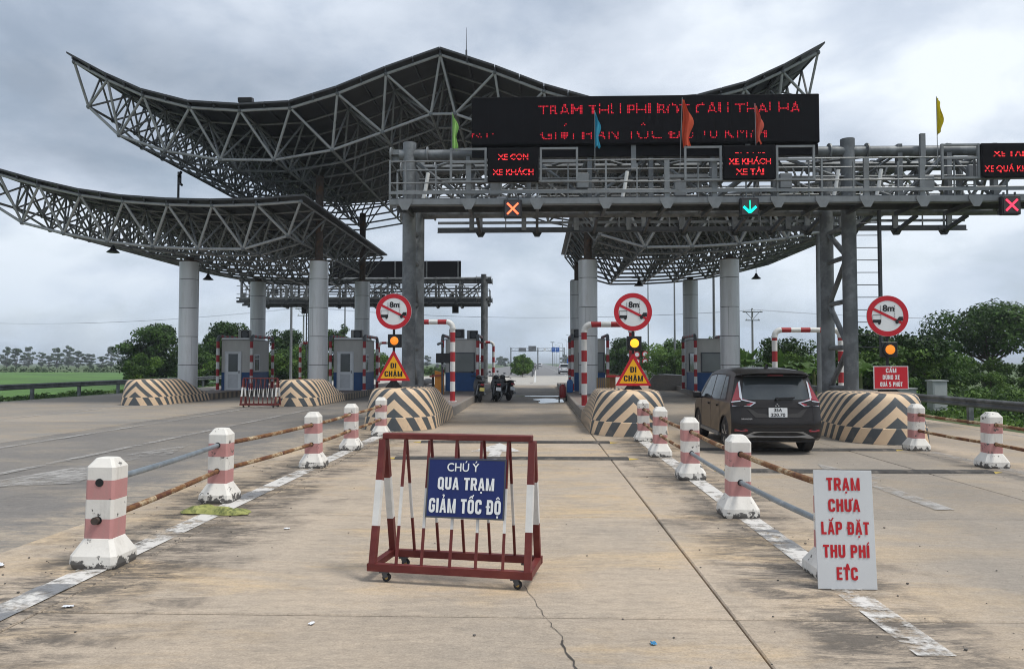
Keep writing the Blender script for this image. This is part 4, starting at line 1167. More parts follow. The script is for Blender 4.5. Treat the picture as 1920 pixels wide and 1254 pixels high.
def sign_post(label, loc, tri, lit, zc, rz=0.):
    t = thing('sign_post', label, 'sign post', loc, rz)
    m = MB(); m.cyl((0, .05, 0), (0, .05, zc), .035, n=10)
    m.extrude([(-.26, .03, 0), (.26, .03, 0), (.05, .03, .26), (-.05, .03, .26)], (0, .04, 0)); m.build('post', SIGNBLACK, t, smooth=True)
    # round plate
    m = MB(); m.cyl((0, .012, zc), (0, -.006, zc), .5, n=48); pl = m.build('round_sign', SIGNWHITE, t)
    m = MB(); disc(m, (0, zc), .497, -.010, 48, .375); m.build('red_ring', SIGNRED, pl, fix=False)
    m = MB(); a = rad(-27); d = Vector((math.cos(a), 0, math.sin(a))); q = Vector((-math.sin(a), 0, math.cos(a))); C0 = Vector((.0, -.0125, zc + .0))
    p0, p1 = C0 - d * .385 + q * .0, C0 + d * .385
    m.add([p0 - q * .033, p1 - q * .033, p1 + q * .033, p0 + q * .033], [(0, 1, 2, 3)]); m.build('red_bar', SIGNRED, pl, fix=False)
    m = MB(); text_mb(m, '8m', .15, None, (.02, -.0145, zc + .12), .035, sx=1.02); m.build('lettering', SIGNBLACK, pl, fix=False)
    m = MB()
    for s in (-.16, .17):
        for k in range(8): m.box((s, -.013, zc + .25 - k * (.02 if s < 0 else .04)), (.014, .004, .012 if s < 0 else .018))
    # trailer and lorry cab symbols
    m.box((-.255, -.0135, zc - .125), (.2, .004, .075)); m.cyl((-.20, -.012, zc - .175), (-.20, -.016, zc - .175), .032, n=12)
    for (x, z, w, h) in ((-.255, zc + .03, .2, .009), (-.352, zc - .03, .007, .13), (-.158, zc - .03, .007, .13)): m.box((x, -.0135, z), (w, .003, h))
    m.extrude([(.15, -.0155, zc - .12), (.36, -.0155, zc - .12), (.36, -.0155, zc - .02), (.27, -.0155, zc - .02), (.22, -.0155, zc - .09), (.15, -.0155, zc - .1)], (0, -.004, 0))
    m.cyl((.22, -.0155, zc - .15), (.22, -.0195, zc - .15), .04, n=12)
    m.build('symbols', SIGNBLACK, pl)
    # amber lamp
    dz = zc - .82
    m = MB(); m.box((.03, .05, dz), (.38, .14, .37), bev=.012); lamp = m.build('lamp_box', SIGNBLACK, t)
    m = MB(); m.lathe([(.03, -.075), (.09, -.07), (.135, -.052), (.14, -.02)], (.03, 0, dz), 24, 'Y'); m.build('amber_lens', AMBER_ON if lit else AMBER_DIM, lamp, smooth=True)
    m = MB(); m.lathe([(.15, -.02), (.165, -.02), (.165, -.06), (.15, -.06)], (.03, 0, dz), 24, 'Y'); m.build('lens_hood', SIGNBLACK, lamp, smooth=True)
    if tri:
        b, ap = zc - 1.93, zc - 1.10; h = ap - b; w = .47
        m = MB(); m.extrude([(-w, .02, b), (w, .02, b), (.02, .02, ap), (-.02, .02, ap)], (0, -.018, 0)); tp = m.build('triangle_sign', SIGNRED, t)
        m = MB(); m.flat([(-w + .105, -.0015, b + .065), (w - .105, -.0015, b + .065), (0, -.0015, ap - .125)]); m.build('yellow_field', SIGNYEL, tp, fix=False)
        m = MB(); bold_mb(m, 'ĐI', .145, .16, (0, -.004, b + .35)); bold_mb(m, 'CHẬM', .15, .50, (0, -.004, b + .12)); m.build('lettering', SIGNBLACK, tp, fix=False)
    else:
        b, h, w = zc - 1.78, .56, .82
        m = MB(); m.box((.06, .012, b + h / 2), (w, .018, h)); tp = m.build('red_sign', SIGNWHITE, t)
        m = MB(); m.box((.06, .0, b + h / 2), (w - .035, .004, h - .035)); m.build('red_field', SIGNRED, tp)
        m = MB()
        for s, z, ww in (('CẤM', .40, .25), ('DỪNG XE', .235, .40), ('QUÁ 5 PHÚT', .065, .53)): bold_mb(m, s, .108, ww, (.06, -.005, b + z))
        m.build('lettering', SIGNWHITE, tp, fix=False)
    return t
sign_post('sign post with round 8m ban, dim amber lamp and slow triangle by the gantry leg', (-3.97, 21.0, 1.08), True, False, 2.15)
sign_post('sign post with round 8m ban, brightly lit amber lamp and slow triangle', (2.54, 19.9, 1.08), True, True, 2.05)
sign_post('sign post with round 8m ban, amber lamp and red no-stopping board', (8.58, 18.75, 1.08), False, False, 1.86, -.03)

# ------------------------------------------------------------------ concrete barrier posts with pipes
def post_paint(name, c):
    m = bpy.data.materials.new(name); m.use_nodes = True
    N, L, nd, mt, noise, rng, mix = node_tools(m); b = N['Principled BSDF']
    oc = nd('ShaderNodeTexCoord').outputs['Object']; oi = nd('ShaderNodeObjectInfo')
    va = nd('ShaderNodeVectorMath', operation='ADD'); L.new(oc, va.inputs[0])
    vs = nd('ShaderNodeVectorMath', operation='SCALE'); vs.inputs[0].default_value = (7, 3, 5); L.new(oi.outputs['Random'], vs.inputs['Scale']); L.new(vs.outputs[0], va.inputs[1]); q = va.outputs[0]
    s = nd('ShaderNodeSeparateXYZ'); L.new(oc, s.inputs[0])
    low = rng(s.outputs[2], .13, .0)                      # splash dirt and broken paint near the ground
    chip = rng(mt('ADD', noise(q, 8, 7, .65), mt('MULTIPLY', low, .2)), .625, .645)
    cc = mix(mt('MULTIPLY', rng(noise(q, 5, 6, .6), .4, .75), .28), c, tuple(k * .62 for k in c))
    cc = mix(mt('MULTIPLY', rng(noise(q, 3, 7, .7, (3, 3, .5)), .52, .75), .35), cc, (.30, .27, .23))
    cc = mix(chip, cc, (.11, .105, .10))
    L.new(cc, b.inputs['Base Color']); b.inputs['Roughness'].default_value = .7
    bp = nd('ShaderNodeBump'); bp.inputs['Strength'].default_value = .5; bp.inputs['Distance'].default_value = .008
    L.new(mt('SUBTRACT', mt('MULTIPLY', noise(q, 35, 6, .6), .5), chip), bp.inputs['Height']); L.new(bp.outputs[0], b.inputs['Normal'])
    return m
PWHITE = post_paint('post_white', (.74, .715, .665)); PPINK = post_paint('post_pink', (.52, .25, .24))
def post_meshes():
    def ring(h, z, ch):
        return [(h - ch, -h, z), (h, -h + ch, z), (h, h - ch, z), (h - ch, h, z), (-h + ch, h, z), (-h, h - ch, z), (-h, -h + ch, z), (-h + ch, -h, z)]
    def loft(rs, cap0, cap1):
        m = MB(); vs = [p for r in rs for p in r]; fs = []
        for k in range(len(rs) - 1):
            for i in range(8): j = (i + 1) % 8; fs.append((k * 8 + i, k * 8 + j, k * 8 + 8 + j, k * 8 + 8 + i))
        if cap0: fs.append(tuple(range(7, -1, -1)))
        if cap1: fs.append(tuple(range(len(rs) * 8 - 8, len(rs) * 8)))
        return m.add(vs, fs)
    out = []
    s = .128; c = .022
    rag = random.Random(5)
    r0 = [(x * rag.uniform(.95, 1.0), y * rag.uniform(.95, 1.0), 0) for x, y, z in ring(.205, 0, .04)]
    out.append(('foot', loft([r0, ring(.213, .035, .04), ring(.208, .105, .04), ring(s + .004, .242, c + .01), ring(s, .246, c)], True, True), PWHITE))
    for a, b, mt_ in ((.246, .416, PPINK), (.416, .586, PWHITE), (.586, .756, PPINK)):
        out.append(('band', loft([ring(s, a, c), ring(s, b, c)], False, False), mt_))
    out.append(('cap', loft([ring(s, .756, c), ring(s, .868, c), ring(s - .05, .942, c), ring(s - .058, .946, c)], True, True), PWHITE))
    return [(n, m.mesh(n, mt_), mt_) for n, m, mt_ in out]
PM = post_meshes()
def cpost(x, y, label, group, holes=False, rz=0.):
    t = thing('barrier_post', label, 'barrier post', (x, y, .003), rz, group)
    if 'hidden behind' in label: t.scale = (1, 1, .86)
    for n, me, _ in PM: link(me, n, t)
    t.rotation_euler = (rnd.uniform(-.018, .018), rnd.uniform(-.018, .018), rz)
    for z in (.735, .405):
        for s in (-1, 1):
            m = MB(); m.cyl((0, s * .126, z), (0, s * .134, z), .036, n=14); m.build('pipe_hole', BLACK, t)
    if holes:
        m = MB(); m.cyl((-.01, -.10, .405), (-.01, -.17, .405), .033, n=14); m.build('pipe_stub', RUST, t, smooth=True)
def banded_rust():
    m = bpy.data.materials.new('rusted_striped_pipe'); m.use_nodes = True
    N, L, nd, mt, noise, rng, mix = node_tools(m); b = N['Principled BSDF']
    P = nd('ShaderNodeNewGeometry').outputs['Position']; s = nd('ShaderNodeSeparateXYZ'); L.new(P, s.inputs[0])
    f = rng(mt('FRACT', mt('DIVIDE', s.outputs[1], .78)), .49, .51)
    c = mix(f, (.105, .035, .02), (.50, .40, .26))
    r = rng(noise(P, 14, 8, .7, (1, .55, 1)), .40, .56)
    c = mix(r, c, (.20, .095, .035)); c = mix(rng(noise(P, 40, 5, .7), .56, .66), c, (.07, .035, .02))
    L.new(c, b.inputs['Base Color']); b.inputs['Roughness'].default_value = .85
    bp = nd('ShaderNodeBump'); bp.inputs['Strength'].default_value = .5; bp.inputs['Distance'].default_value = .004
    L.new(noise(P, 60, 5), bp.inputs['Height']); L.new(bp.outputs[0], b.inputs['Normal'])
    return m
RPIPE = banded_rust(); GPIPE = material('galvanised_pipe', (.27, .31, .345), .45, .5, .18, 6, c2=(.5, .52, .54), c2at=(.6, .7), c2scale=5, world_pos=True)
def pipe(x0, y0, x1, y1, z, mat, label, group):
    m = MB(); d = Vector((x1 - x0, y1 - y0, 0)).normalized() * .135; n = 7; P = []
    for k in range(n + 1):
        u = k / n; P.append((d.x + (x1 - x0 - 2 * d.x) * u, d.y + (y1 - y0 - 2 * d.y) * u, -.012 * math.sin(u * PI)))
    m.tube(P, .029, 10); m.build('pipe_rail', mat, None, True, label, 'pipe rail', group, loc=(x0, y0, z))
LP = [(-3.88, 6.75), (-4.12, 9.82), (-3.84, 13.05), (-3.83, 15.65), (-3.84, 18.7)]
RP = [(2.535, 6.6), (2.38, 9.1), (2.40, 11.95), (2.39, 14.8), (2.48, 17.6)]
FP = [(7.86, 16.0), (7.87, 13.42), (7.87, 10.8)]
cpost(*LP[0], 'pink and white concrete post with two open pipe holes, first of its row', 'left row of barrier posts', True, .02)
for p, w in zip(LP[1:], ('above the crumpled green sack', 'third from the open pipe holes', 'next to last before the striped nose', 'touching the gantry-leg nose')):
    cpost(*p, 'pink and white concrete post ' + w + (' in the left row' if 'sack' not in w else ''), 'left row of barrier posts', rz=rnd.uniform(-.03, .03))
for p, w in zip(RP, ('hidden behind the leaning white sign', 'next after the leaning white sign', 'beside the rear wheel of the dark car', 'beside the side doors of the dark car', 'leaning on the striped nose with the lit lamp')):
    cpost(*p, 'pink and white concrete post ' + w, 'right row of barrier posts', rz=rnd.uniform(-.03, .03))
for p, w in zip(FP, ('in front of the no-stopping sign nose', 'one step out from the no-stopping sign nose', 'at the open end of the guardrail-side row')):
    cpost(*p, 'pink and white concrete post ' + w, 'guardrail-side barrier posts')
def pipes(row, spec, nm):
    for k in range(len(row) - 1):
        for z, mt_, w in ((.735, spec[k][0], 'upper'), (.405, spec[k][1], 'lower')):
            pipe(*row[k], *row[k + 1], z, RPIPE if mt_ == 'r' else GPIPE, '%s %s pipe rail %s' % (w, 'rusty striped' if mt_ == 'r' else 'grey galvanised', nm[k]), 'pipe rails between barrier posts')
pipes(LP, ('gr', 'rr', 'rr', 'rr'), ('from the open pipe holes to the sack post', 'beyond the green sack post', 'in the middle of the left row', 'ending at the gantry-leg nose'))
pipes(RP, ('rg', 'rg', 'rr', 'rr'), ('starting behind the leaning white sign', 'behind the bumper of the dark car', 'beside the doors of the dark car', 'ending at the lit-lamp nose'))
pipes(FP, ('rr', 'rr'), ('before the no-stopping sign nose', 'running out beside the guardrail'))

# ------------------------------------------------------------------ wheeled A-frame barriers
MAROON = material('maroon_paint', (.125, .02, .018), .5, 0, .15, 5, c2=(.17, .036, .028), c2at=(.52, .66), c2scale=3, bump=.1)
BWHITE = material('barrier_white', (.66, .655, .63), .55, 0, .1, 8, c2=(.35, .3, .26), c2at=(.66, .76), c2scale=12)
def barrier(label, loc, rz, bars=5, sign=True, L_=1.36):
    t = thing('wheeled_barrier', label, 'barrier', loc, rz)
    D, Ht, zb = .245, 1.17, .135
    def leg(x, s, w, cuts):
        m = MB(); a = Vector((x, s * D, zb)); b = Vector((x, s * .02, Ht - .03)); cs = [0, *cuts, 1]
        for k in range(len(cs) - 1):
            m.cur = k % 2; m.bar(a.lerp(b, cs[k]), a.lerp(b, cs[k + 1]), w, w)
        return m
    for s in (-1, 1):
        m = MB(); m.box((0, s * D, zb - .02), (L_ + .02, .055, .06)); m.build('base_rail', MAROON, t)
        for e in (-1, 1): leg(e * (L_ / 2 - .03), s, .054, (.3, .665)).build('corner_leg', [MAROON, BWHITE], t)
        for k in range(bars):
            x = -L_ / 2 + L_ * (k + 1) / (bars + 1) + rnd.uniform(-.008, .008)
            leg(x, s, .021, (.29 + rnd.uniform(-.02, .02), .63 + rnd.uniform(-.02, .02))).build('bar', [MAROON, BWHITE], t)
    for e in (-1, 1):
        m = MB(); m.box((e * (L_ / 2 - .02), 0, zb - .021), (.054, 2 * D - .058, .054)); m.build('side_rail', MAROON, t)
    m = MB(); m.box((0, 0, Ht), (L_ - .06, .085, .05), bev=.006); m.build('top_rail', MAROON, t)
    for ex in (-1, 1):
        for s in (-1, 1):
            x, y = ex * (L_ / 2 - .13), s * (D - .01)
            m = MB(); m.box((x, y, zb - .058), (.075, .055, .012)); m.bar((x - .0, y - .02, zb - .06), (x + .02, y - .02, .035), .004, .04); m.bar((x, y + .02, zb - .06), (x + .02, y + .02, .035), .004, .04)
            c = m.build('caster', DARKSTEEL, t)
            m = MB(); m.cyl((x + .02, y - .014, .034), (x + .02, y + .014, .034), .034, n=16); m.build('wheel', RUBBER, c, smooth=True)
            m = MB(); m.cyl((x + .02, y - .016, .034), (x + .02, y + .016, .034), .015, n=10); m.build('hub', material('brass_hub', (.35, .25, .1), .4, .6), c)
    if sign:
        a = math.atan2(D - .02, Ht - zb); cx, cz = .115, .765; w, h = .665, .475
        ty = lambda z: -(D - (z - zb) / (Ht - zb) * (D - .02)) - .035
        def q(x, z, o=0): return (x, ty(z) - o, z)
        rot = rad(1.8)
        m = MB(); P = [(-w / 2, -h / 2), (w / 2, -h / 2), (w / 2, h / 2), (-w / 2, h / 2)]
        m.extrude([q(cx + x, cz + z) for x, z in P], (0, .012, 0)); s_ = m.build('blue_sign', [material('sign_blue', (.007, .018, .115), .5, 0, .08, 3), ], t)
        mm = MB()
        for b in ((0, h / 2 - .006, w, .012), (0, -h / 2 + .006, w, .012), (-w / 2 + .006, 0, .012, h - .024), (w / 2 - .006, 0, .012, h - .024)):
            mm.add([q(cx + b[0] + i * b[2] / 2, cz + b[1] + j * b[3] / 2, .002) for i, j in ((-1, -1), (1, -1), (1, 1), (-1, 1))], [(0, 1, 2, 3)])
        mm.build('sign_border', DARKSTEEL, s_, fix=False)
        for txt, hh, ww, zz, bo in (('CHÚ Ý', .066, .27, .135, .012), ('QUA TRẠM', .098, .48, -.012, .05), ('GIẢM TỐC ĐỘ', .112, .61, -.195, .05)):
            mm = MB(); (text_mb(mm, txt, hh, ww, (cx - .03, 0, cz + zz), bo) if zz > 0 else bold_mb(mm, txt, hh, ww, (cx, 0, cz + zz)))
            mm.v = [q(x, z, .003 - y) for x, y, z in mm.v]; mm.build('lettering', SIGNWHITE, s_, fix=False)
    return t
barrier('maroon and white wheeled barrier carrying a blue slow-down sign in the lane', (-.67, 6.42, .003), rad(-9.5))
barrier('small maroon and white wheeled barrier without sign beside a striped nose', (-11.15, 30.4, .003), rad(-4), 7, False, 1.5)

# leaning white board
t = thing('white_sign_board', 'white board with red text TRẠM CHƯA LẮP ĐẶT THU PHÍ ETC', 'sign board', (2.475, 6.17, .004), rad(-1.5))
t.rotation_euler = (rad(-5), 0, rad(-1.5))
m = MB(); m.box((0, .006, .465), (.46, .012, .93), bev=.002); m.build('board', material('board_white', (.60, .62, .635), .35, 0, .05, 1.5, c2=(.5, .51, .52), c2at=(.6, .8)), t)
REDL = material('red_lettering', (.47, .012, .02), .5)
for k, (s, w, z) in enumerate((('TRẠM', .262, .775), ('CHƯA', .25, .607), ('LẮP ĐẶT', .375, .428), ('THU PHÍ', .36, .248), ('ETC', .165, .075))):
    m = MB(); bold_mb(m, s, .10, w, (.0, -.003, z - .004)); m.build('lettering', REDL, t, fix=False)
m = MB(); text_mb(m, '^', .08, .03, (.005, -.003, .118), .04); m.build('lettering', REDL, t, fix=False)
# ------------------------------------------------------------------ cars
def car(label, loc, rz, paint, detail=True, cat='car'):
    t = thing('car', label, cat, loc, rz)
    P = [(.20, .27), (.07, .33), (.02, .45), (.0, .58), (.02, .70), (.055, .80), (.085, .92), (.10, 1.0), (.12, 1.06), (.24, 1.30), (.38, 1.53), (.28, 1.575), (.30, 1.61), (.46, 1.655), (.9, 1.69), (1.5, 1.71), (2.2, 1.69), (2.7, 1.60), (3.15, 1.32), (3.5, 1.08), (3.72, 1.0), (4.1, .93), (4.34, .82), (4.46, .62), (4.47, .42), (4.40, .27)]
    ks = [0, .22, .44, .62, .76, .86, .93, .975, 1.0]
    HW = .872
    def hw(z): return HW if z <= 1.0 else HW - (z - 1.0) * .285
    def pt(i, k):
        y, z = P[i]; x = hw(z) * k
        if y < 1.0: y2 = y + (.17 * k ** 5 if z < 1.0 else .15 * k ** 4) * (1 - y)
        elif y > 3: y2 = y - (y - 3) * .30 * k ** 4
        else: y2 = y
        z2 = z - .055 * k ** 4 * max(0, min(1, (z - 1.5) / .15)) if z > 1.5 else z
        return (hw(z2) * k if z2 > 1 else x, y2, z2)
    def rear(x, z):
        for i in range(len(P) - 1):
            (y0, z0), (y1, z1) = P[i], P[i + 1]
            if z0 <= z <= z1 and y1 < .6:
                u = (z - z0) / (z1 - z0); k = min(1, abs(x) / hw(z)); y = y0 + (y1 - y0) * u
                return y + (.17 * k ** 5 if z < 1.0 else .15 * k ** 4) * (1 - y)
        return .3
    body = MB(); nP = len(P); kk = [-k for k in reversed(ks[1:])] + ks
    V = []
    for k in kk:
        for i in range(nP):
            p = pt(i, abs(k)); V.append((math.copysign(p[0], k) if k else 0, p[1], p[2]))
    body.add(V, [(a * nP + i, a * nP + i + 1, a * nP + nP + i + 1, a * nP + nP + i) for a in range(len(kk) - 1) for i in range(nP - 1)])
    ax = (.83, 3.6); ra = .385
    for s in (-1, 1):
        side = [(s * q[0], q[1], q[2]) for q in (pt(i, 1) for i in range(nP))]
        lo = [p for p in side if p[2] <= 1.0 + 1e-6]
        rear_part = [p for p in lo if p[1] < 2]; front_part = [p for p in lo if p[1] > 2]
        poly = rear_part + front_part
        zb = .27
        for a in (ax[1], ax[0]):
            for q in range(13):
                th = PI * q / 12; poly.append((s * HW, a + ra * math.cos(th), max(zb, .33 + ra * math.sin(th))))
        body.flat(poly)
        body.flat([p for p in side if p[2] >= 1.0 - 1e-6])
    o = body.build('body', paint, t, smooth=28)
    # underside and wheel wells
    m = MB(); m.box((0, 2.2, .30), (1.5, 4.0, .12)); m.box((0, .83, .5), (1.68, .76, .42)); m.box((0, 3.6, .5), (1.68, .76, .42)); m.build('underbody', BLACK, t)
    for ay in ax:
        for s in (-1, 1):
            m = MB(); x = s * .76
            m.lathe([(.2, -.1), (.30, -.105), (.335, -.08), (.338, 0), (.335, .08), (.30, .105), (.2, .1)], (x, ay, .338), 24, 'X'); w = m.build('wheel', RUBBER, t, smooth=True)
            r = MB(); r.lathe([(.03, .0), (.2, .0), (.215, .012), (.215, .0)], (x + s * .075, ay, .338), 20, 'X')
            r.build('rim', material('rim_dark', (.05, .05, .055), .4, .5), w, smooth=True)
            r = MB()
            for q in range(5):
                a = 2 * PI * q / 5 + .3
                for dd in (-.13, .13): r.bar((x + s * .085, ay + .05 * math.cos(a), .338 + .05 * math.sin(a)), (x + s * .09, ay + .2 * math.cos(a + dd), .338 + .2 * math.sin(a + dd)), .03, .022)
            r.build('spokes', material('rim_alloy', (.42, .43, .44), .35, .7), w)
    def patch(name, poly, mat, off, parent=t, dens=.1):
        # polygon (x, z) laid on the rear surface, edges subdivided so that it follows the curve
        q = []
        for i in range(len(poly)):
            a, b = poly[i], poly[(i + 1) % len(poly)]; n = max(1, int(math.hypot(b[0] - a[0], b[1] - a[1]) / dens))
            for k in range(n): q.append((a[0] + (b[0] - a[0]) * k / n, a[1] + (b[1] - a[1]) * k / n))
        m = MB(); m.flat([(x, rear(x, z) - off, z) for x, z in q]); return m.build(name, mat, parent, fix=False)
    def strips(name, x0f, x1f, zs, mat, off, parent=t, n=14):
        # patch between two side curves, meshed in rows
        m = MB(); vs = []
        for z in zs:
            a, b = x0f(z), x1f(z)
            for k in range(n + 1): x = a + (b - a) * k / n; vs.append((x, rear(x, z) - off, z))
        m.add(vs, [(j * (n + 1) + k, j * (n + 1) + k + 1, (j + 1) * (n + 1) + k + 1, (j + 1) * (n + 1) + k) for j in range(len(zs) - 1) for k in range(n)])
        return m.build(name, mat, parent, smooth=60, fix=False)
    W = lambda z: .665 - (z - 1.06) * .20
    strips('rear_window', lambda z: -W(z), W, [1.075, 1.15, 1.23, 1.3, 1.38, 1.45, 1.52], material('car_glass', (.035, .042, .045), .08, 0, .15, 2, spec=.8), .004)
    # spoiler with brake light
    m = MB(); vs = []
    for k in range(13):
        u = -1 + k / 6; x = u * .62; dy = .10 * abs(u) ** 3
        vs += [(x, .22 + dy, 1.552 - .02 * u * u), (x, .16 + dy, 1.60 - .03 * u * u), (x, .46, 1.665 - .03 * u * u), (x, .44, 1.545)]
    fs = []
    for k in range(12):
        for i in range(4): fs.append((k * 4 + i, k * 4 + (i + 1) % 4, k * 4 + 4 + (i + 1) % 4, k * 4 + 4 + i))
    fs += [(0, 1, 2, 3), (48, 51, 50, 49)]
    m.add(vs, fs); sp = m.build('spoiler', paint, t, smooth=30)
    m = MB(); m.box((0, .205, 1.545), (.30, .03, .022)); m.build('brake_light', material('lamp_red', (.25, .012, .02), .2, 0, 0, spec=.7), sp)
    m = MB(); m.box((0, .27, 1.538), (1.16, .16, .012)); m.build('spoiler_underside', BLACK, sp)
    lred = material('tail_red', (.24, .018, .028), .15, 0, .15, 8, spec=.8); chrome = material('chrome', (.62, .62, .64), .2, .7, 0)
    for s in (-1, 1):
        f = lambda L: [(s * x, z) for x, z in L]
        tl = patch('tail_light', f([(.845, .965), (.845, 1.05), (.70, 1.40), (.655, 1.42), (.66, 1.10), (.42, 1.02), (.50, .965)]), lred, .012)
        for nm, L in (('chrome_trim', [(.655, 1.44), (.685, 1.41), (.70, 1.12), (.67, 1.075), (.655, 1.085)]), ('chrome_trim', [(.40, 1.022), (.68, 1.088), (.68, 1.066), (.44, 1.012)]),
                      ('chrome_trim', [(.40, 1.022), (.45, 1.01), (.53, .958), (.845, .958), (.845, .943), (.52, .943)]), ('chrome_trim', [(.69, 1.06), (.86, 1.035), (.86, 1.018), (.69, 1.04)])):
            patch(nm, f(L), chrome, .017, tl)
        patch('reflector', f([(.82, .50), (.82, .455), (.60, .455), (.58, .49), (.62, .51)]), lred, .012)
        m = MB(); m.box((s * 1.0, 3.02, 1.06), (.2, .09, .15), bev=.03); mi = m.build('mirror', BLACK if detail else paint, t)
        m = MB(); m.box((s * .90, 3.03, 1.0), (.12, .05, .03)); m.build('mirror_arm', BLACK, mi)
    patch('tailgate_recess', [(-.58, .90), (-.50, .915), (.50, .915), (.58, .90), (.44, .735), (-.44, .735)], material('recess_dark', (.022, .02, .019), .45), .008)
    m = MB(); yb = rear(0, .82) - .022; m.box((0, yb, .825), (.36, .012, .185), bev=.004); pl = m.build('number_plate', SIGNWHITE, t)
    if detail:
        m = MB(); text_mb(m, '35A', .062, .15, (0, yb - .008, .85), .03); text_mb(m, '220.70', .062, .27, (0, yb - .008, .755), .03); m.build('lettering', SIGNBLACK, pl, fix=False)
        m = MB(); text_mb(m, 'XPANDER', .026, .22, (-.60, rear(.6, .70) - .012, .69), .03); m.build('badge_lettering', chrome, t, fix=False)
        m = MB()
        for cx, cz in ((0, .985), (-.027, .952), (.027, .952)):
            m.flat([(cx, rear(0, cz) - .014, cz + .022), (cx + .016, rear(0, cz) - .014, cz), (cx, rear(0, cz) - .014, cz - .022 * .2), (cx - .016, rear(0, cz) - .014, cz)])
        m.build('emblem', chrome, t, fix=False)
        # wiper, seams
        m = MB(); m.bar((-.03, .085, 1.10), (.34, .10, 1.115), .02, .03); m.cyl((.0, .12, 1.09), (0, .075, 1.1), .03, n=8); m.build('wiper', BLACK, t)
        for s in (-1, 1): patch('panel_gap', [(s * .70, .60), (s * .708, .60), (s * .708, .95), (s * .70, .95)], BLACK, .006)
        patch('panel_gap', [(-.70, .60), (.70, .60), (.70, .607), (-.70, .607)], BLACK, .006)
    strips('lower_bumper', lambda z: -.79, lambda z: .79, [.275, .33, .40, .46, .53], material('bumper_black', (.02, .02, .021), .55), .004, n=18)
    patch('skid_plate', [(-.72, .335), (-.47, .46), (.47, .46), (.72, .335), (.62, .325), (.42, .35), (-.42, .35), (-.62, .325)], material('skid_silver', (.36, .36, .36), .5, .2), .014)
    for s in (-1, 1): patch('skid_slot', [(s * .2, .385), (s * .44, .385), (s * .42, .425), (s * .22, .425)], BLACK, .019)
    # side glass lies on the leaning greenhouse planes
    for s in (-1, 1):
        def g(y, z, o=.004): return (s * (hw(z) + o), y, z)
        for nm, poly in (('side_window', [(.72, 1.06), (1.16, 1.04), (1.16, 1.52), (.92, 1.52)]), ('side_window', [(1.22, 1.04), (2.02, 1.03), (2.02, 1.545), (1.22, 1.54)]), ('side_window', [(2.09, 1.03), (3.12, 1.03), (2.62, 1.50), (2.09, 1.545)])):
            m = MB(); m.flat([g(*q) for q in poly]); m.build(nm, MATS['car_glass'], t, fix=False)
        m = MB(); m.flat([g(*q, .002) for q in [(.62, 1.03), (3.24, 1.015), (2.62, 1.535), (2.0, 1.57), (1.2, 1.565), (.82, 1.545)]]); m.build('window_surround', BLACK, t, fix=False)
        m = MB(); m.bar((s * .885, 1.28, .31), (s * .885, 3.15, .31), .03, .07); m.build('sill', GALV2 if detail else BLACK, t)
        for y in (1.25, 2.1, 3.12):
            m = MB(); m.box((s * (HW + .0015), y, .68), (.003, .008, .62)); m.build('door_gap', BLACK, t)
        for y in (1.4, 2.25):
            m = MB(); m.bar((s * (HW + .02), y, .9), (s * (HW + .02), y + .2, .9), .03, .03); m.build('door_handle', paint, t)
        # black wheel arch lips
        for a in ax:
            m = MB(); m.tube([(s * (HW - .004), a + (ra + .012) * math.cos(PI * q / 12), max(.27, .33 + (ra + .012) * math.sin(PI * q / 12))) for q in range(13)], .016, 6); m.build('arch_lip', BLACK, t)
    m = MB(); m.flat([(x, y - .0, z + .006) for x, y, z in [(-.62, 2.76, 1.575), (.62, 2.76, 1.575), (.76, 3.42, 1.15), (-.76, 3.42, 1.15)]]); m.build('windscreen', MATS['car_glass'], t, fix=False)
    m = MB(); m.extrude([(-.015, .75, 1.685), (-.015, .95, 1.695), (-.015, .76, 1.775), (-.015, .73, 1.77)], (.03, 0, 0)); m.build('antenna_fin', BLACK, t)
    return t
BROWN = material('brown_car_paint', (.022, .019, .018), .32, .1, .15, 1.2, spec=.28, coat=.18, c2=(.03, .026, .022), c2at=(.60, .95), c2scale=1.8)
car('dark brown seven-seat car waiting in the lane under the green arrow', (4.72, 14.95, .0), rad(-1.2), BROWN)
car('small white car driving away on the far highway', (4.55, 122, -.012), 0, material('white_car_paint', (.62, .64, .66), .3, 0, .05, coat=.5), False)
car('tiny white van far down the highway', (1.6, 330, -.012), 0, MATS['white_car_paint'], False)

